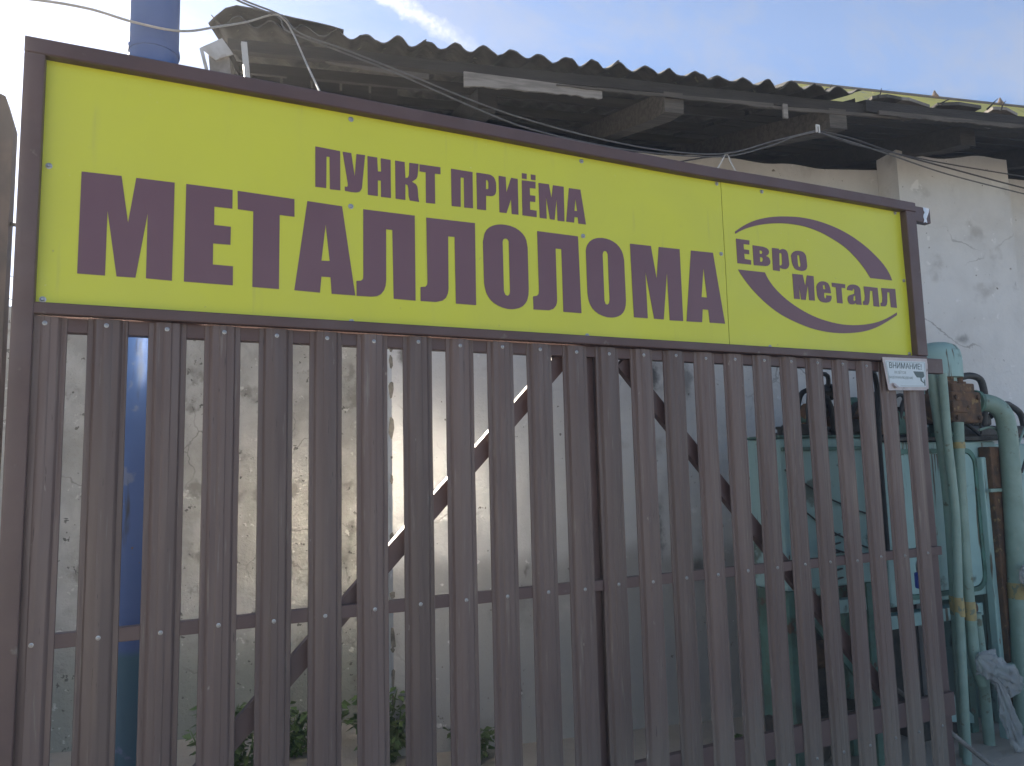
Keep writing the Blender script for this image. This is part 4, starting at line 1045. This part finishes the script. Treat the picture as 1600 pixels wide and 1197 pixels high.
# ------------------------------------------------------------------ plastic bags tied to the pipes
def bag(name, label, pts, rad, seed, loc, flat=0.55):
    m = MB().tube(smoothpath(pts, 9), [1.0] * (9 * (len(pts) - 1) + 1), 44)
    k = 44
    path = smoothpath(pts, 9)
    rr = smoothpath([(r, 0, 0) for r in rad], 9)
    out_ = []
    for i, p in enumerate(path):
        for q in range(k):
            v = Vector(m.v[i * k + q]) - p
            a_ = q * 2 * math.pi / k
            cs = Vector((math.cos(a_) * 2.2, math.sin(a_) * 2.2, i * .12 + seed * 7))
            w = rr[i].x * (1 + 0.45 * noise.noise(cs) + 0.38 * noise.noise(cs * Vector((2.6, 2.6, 1.2)).x) + 0.12 * math.sin(a_ * 9 + i * .3))
            v = v * w
            v.y *= flat
            out_.append(p + v)
    m.v = out_
    o = m.build(name, M['plastic'], smooth=75)
    return tag(o, label, 'bag', 'plastic bags on the pipes')
bag('plastic_bag', 'crumpled clear plastic bag tied round the pipe above the gusset', [(4.36, .17, .53), (4.42, .16, .485), (4.47, .15, .45), (4.55, .15, .40), (4.64, .15, .345), (4.67, .15, .33)], [.02, .075, .06, .075, .05, .012], 1.0, None)
bag('plastic_bag', 'long limp plastic bag hanging below the crumpled one', [(4.47, .15, .42), (4.485, .14, .35), (4.52, .14, .24), (4.56, .14, .12), (4.60, .14, .045), (4.66, .14, .07)], [.012, .03, .04, .045, .035, .012], 2.0, None)
bag('plastic_bag', 'bunched plastic bag wrapped on the thick green pipe at the right edge', [(4.76, .14, .965), (4.80, .13, .93), (4.85, .13, .88), (4.90, .13, .83), (4.93, .14, .80)], [.02, .06, .065, .05, .015], 3.0, None)

# ------------------------------------------------------------------ long stick leaning at the gate foot
sk = MB().tube([(3.60, .10, .50), (3.85, .09, .316), (4.24, .06, .02)], [.011, .012, .013], 8).build('leaning_stick', M['lath'], smooth=True)
tag(sk, 'thin pale stick leaning against the lower right corner of the gate', 'stick')

# ================================================================== cables
def cable(label, pts, r, m, sub=6, group=None, name='cable'):
    o = MB().tube(smoothpath(pts, sub), r, 6).build(name, M[m], smooth=True)
    return tag(o, label, 'cable', group)
cable('pale cable looping past the pole and roof corner down to the sign', [(-0.317, 0.3, 3.217), (-0.108, 0.36, 3.279), (0.049, 0.38, 3.297), (0.194, 0.40, 3.292), (0.355, 0.405, 3.298), (0.504, 0.7, 3.518), (0.653, 0.99, 3.742), (0.768, 0.955, 3.787), (0.811, 0.940, 3.768), (0.852, 0.920, 3.698), (0.847, 0.5, 3.315), (0.817, 0.02, 2.936)], .0046, 'cable_grey')
cable('dark cable from the sky under the eave to the white wall bracket, lower of two', [(0.468, 0.576, 3.642), (0.585, 0.755, 3.695), (0.765, 0.957, 3.79), (0.8, 0.945, 3.765), (0.839, 0.95, 3.715), (1.048, 0.934, 3.667), (1.355, 0.88, 3.576), (1.743, 0.82, 3.444), (2.039, 0.758, 3.353), (2.458, 0.681, 3.297), (2.82, 0.605, 3.279), (3.135, 0.529, 3.292), (3.393, 0.475, 3.369), (3.557, 0.441, 3.439), (3.713, 0.419, 3.488)], .0042, 'cable_dust')
cable('dark cable from the sky under the eave to the white wall bracket, upper of two', [(0.476, 0.556, 3.642), (0.593, 0.733, 3.693), (0.772, 0.945, 3.795), (0.82, 0.93, 3.765), (0.896, 0.93, 3.705), (1.106, 0.912, 3.662), (1.414, 0.858, 3.57), (1.739, 0.81, 3.473), (2.036, 0.748, 3.394), (2.454, 0.671, 3.325), (2.814, 0.596, 3.293), (3.128, 0.52, 3.303), (3.426, 0.458, 3.401), (3.713, 0.418, 3.495)], .0042, 'cable_dust')
cable('middle cable running right from the white bracket across the pilaster', [(3.713, 0.418, 3.495), (3.98, 0.404, 3.488), (4.352, 0.397, 3.452), (4.805, 0.385, 3.427), (5.511, 0.339, 3.376), (6.1, 0.267, 3.323)], .0048, 'cable_black')
cable('lowest cable running right from the white bracket across the pilaster', [(3.713, 0.419, 3.488), (3.978, 0.404, 3.465), (4.35, 0.398, 3.431), (4.8, 0.385, 3.384), (5.506, 0.34, 3.336), (6.095, 0.268, 3.286)], .0042, 'cable_dust')
cable('highest thin cable running right from the white bracket', [(3.713, 0.419, 3.491), (3.977, 0.404, 3.453), (4.352, 0.397, 3.452), (4.807, 0.384, 3.452), (5.52, 0.337, 3.456), (6.117, 0.264, 3.453)], .004, 'cable_black')
cable('white wire bent like an upturned V above the sign', [(3.06, 0.545, 3.191), (3.098, 0.537, 3.249), (3.135, 0.529, 3.304), (3.159, 0.524, 3.257), (3.183, 0.519, 3.211)], .0038, 'wire_white', name='bent_wire')
cable('short dark wire running down left from the upturned V', [(2.787, 0.622, 3.226), (2.977, 0.583, 3.274), (3.135, 0.529, 3.296)], .004, 'cable_black')
for i, (a, b) in enumerate([((-2.683, 3.3, 3.9), (0.0, 3.4, 2.75)), ((-2.683, 3.3, 3.72), (0.0, 3.4, 2.6)), ((-2.683, 3.3, 3.5), (0.0, 3.4, 2.45))]):
    cable('thin far wire sloping down beside the left post, %s of three' % ('top', 'middle', 'bottom')[i], [a, ((a[0] + b[0]) / 2, 3.35, (a[2] + b[2]) / 2 - .05), b], .003, 'cable_black', group='far wires at the left')
br = MB()
br.prism([[(-.014, -.03), (-.006, -.03), (-.006, .006), (.006, .006), (.006, -.03), (.014, -.03), (.014, .016), (-.014, .016)]], -.004, .004)
o = br.build('cable_bracket', M['wire_white'])
o.location = (3.713, 0.405, 3.508)
tag(o, 'small white U shaped cable bracket under the second rafter end', 'bracket')

# ================================================================== weeds at the wall foot
def weed(label, x, y, h, spread, nleaf, seed):
    rnd = random.Random(seed)
    w = empty('weed_plant', (x, y, 0.0))
    tag(w, label, 'plant', 'weeds at the wall foot')
    stems, lv = MB(), MB()
    for k in range(max(6, nleaf // 14)):
        a, rr_ = rnd.uniform(0, 6.28), rnd.uniform(0, spread)
        tip = Vector((math.cos(a) * rr_, math.sin(a) * rr_ * .6, h * rnd.uniform(.3, .85)))
        base = Vector((tip.x * .35, tip.y * .35, -.02))
        mid = (base + tip) / 2 + Vector((rnd.uniform(-.03, .03), rnd.uniform(-.03, .03), 0.03))
        stems.tube(smoothpath([base, mid, tip], 4), [.005] * 5 + [.004, .0035, .003, .002], 5)
        for q in range(28):
            t = rnd.uniform(.15, 1.0)
            p = base.lerp(mid, t * 2) if t < .5 else mid.lerp(tip, t * 2 - 1)
            d = Vector((rnd.gauss(0, 1), rnd.gauss(0, 1), rnd.uniform(-.5, .7))).normalized()
            L_ = rnd.uniform(.03, .075)
            up = Vector((rnd.gauss(0, .4), rnd.gauss(0, .4), 1))
            sd = d.cross(up).normalized() * L_ * rnd.uniform(.25, .42)
            e = p + d * .015
            lv.add([e, e + d * L_ * .45 + sd, e + d * L_ - Vector((0, 0, L_ * .25)), e + d * L_ * .45 - sd], [(0, 1, 2), (0, 2, 3)])
    stems.build('stem', M['leaf'], w)
    f = lv.build('foliage', M['leaf'], w, recalc=False)
    f['kind'] = 'stuff'
for args in [('tall leafy weed growing in the corner between concrete fence and white wall', 1.50, 1.70, .55, .20, 330, 1),
             ('leafy weed in front of the concrete fence below the brace foot', .72, 1.95, .48, .34, 240, 2),
             ('low weed beside the brace foot', 1.05, 2.1, .36, .34, 220, 3),
             ('low weed at the foot of the white wall left of the gate middle', 1.98, 1.5, .20, .22, 130, 4),
             ('weed beside the left leg of the teal machine', 3.05, .62, .30, .2, 110, 7)]:
    weed(*args)


# ================================================================== added scattering volume that imitates a veil of lens glare
hz = MB().box(-10, 19, -7.5, 9.3, -1.3, 5.75).build('glare_veil', M['ground'])
hz.data.materials.clear()
hm = bpy.data.materials.new('veil_volume')
hm.use_nodes = True
hm.node_tree.nodes.clear()
hv_ = hm.node_tree.nodes.new('ShaderNodeVolumePrincipled')
hv_.inputs['Color'].default_value = (0.95, 0.95, 0.97, 1)
hv_.inputs['Density'].default_value = 0.010
hv_.inputs['Anisotropy'].default_value = 0.25
ho = hm.node_tree.nodes.new('ShaderNodeOutputMaterial')
hm.node_tree.links.new(hv_.outputs[0], ho.inputs['Volume'])
hz.data.materials.append(hm)
tag(hz, 'added thin scattering volume that lifts the dark areas like lens glare', kind='stuff')
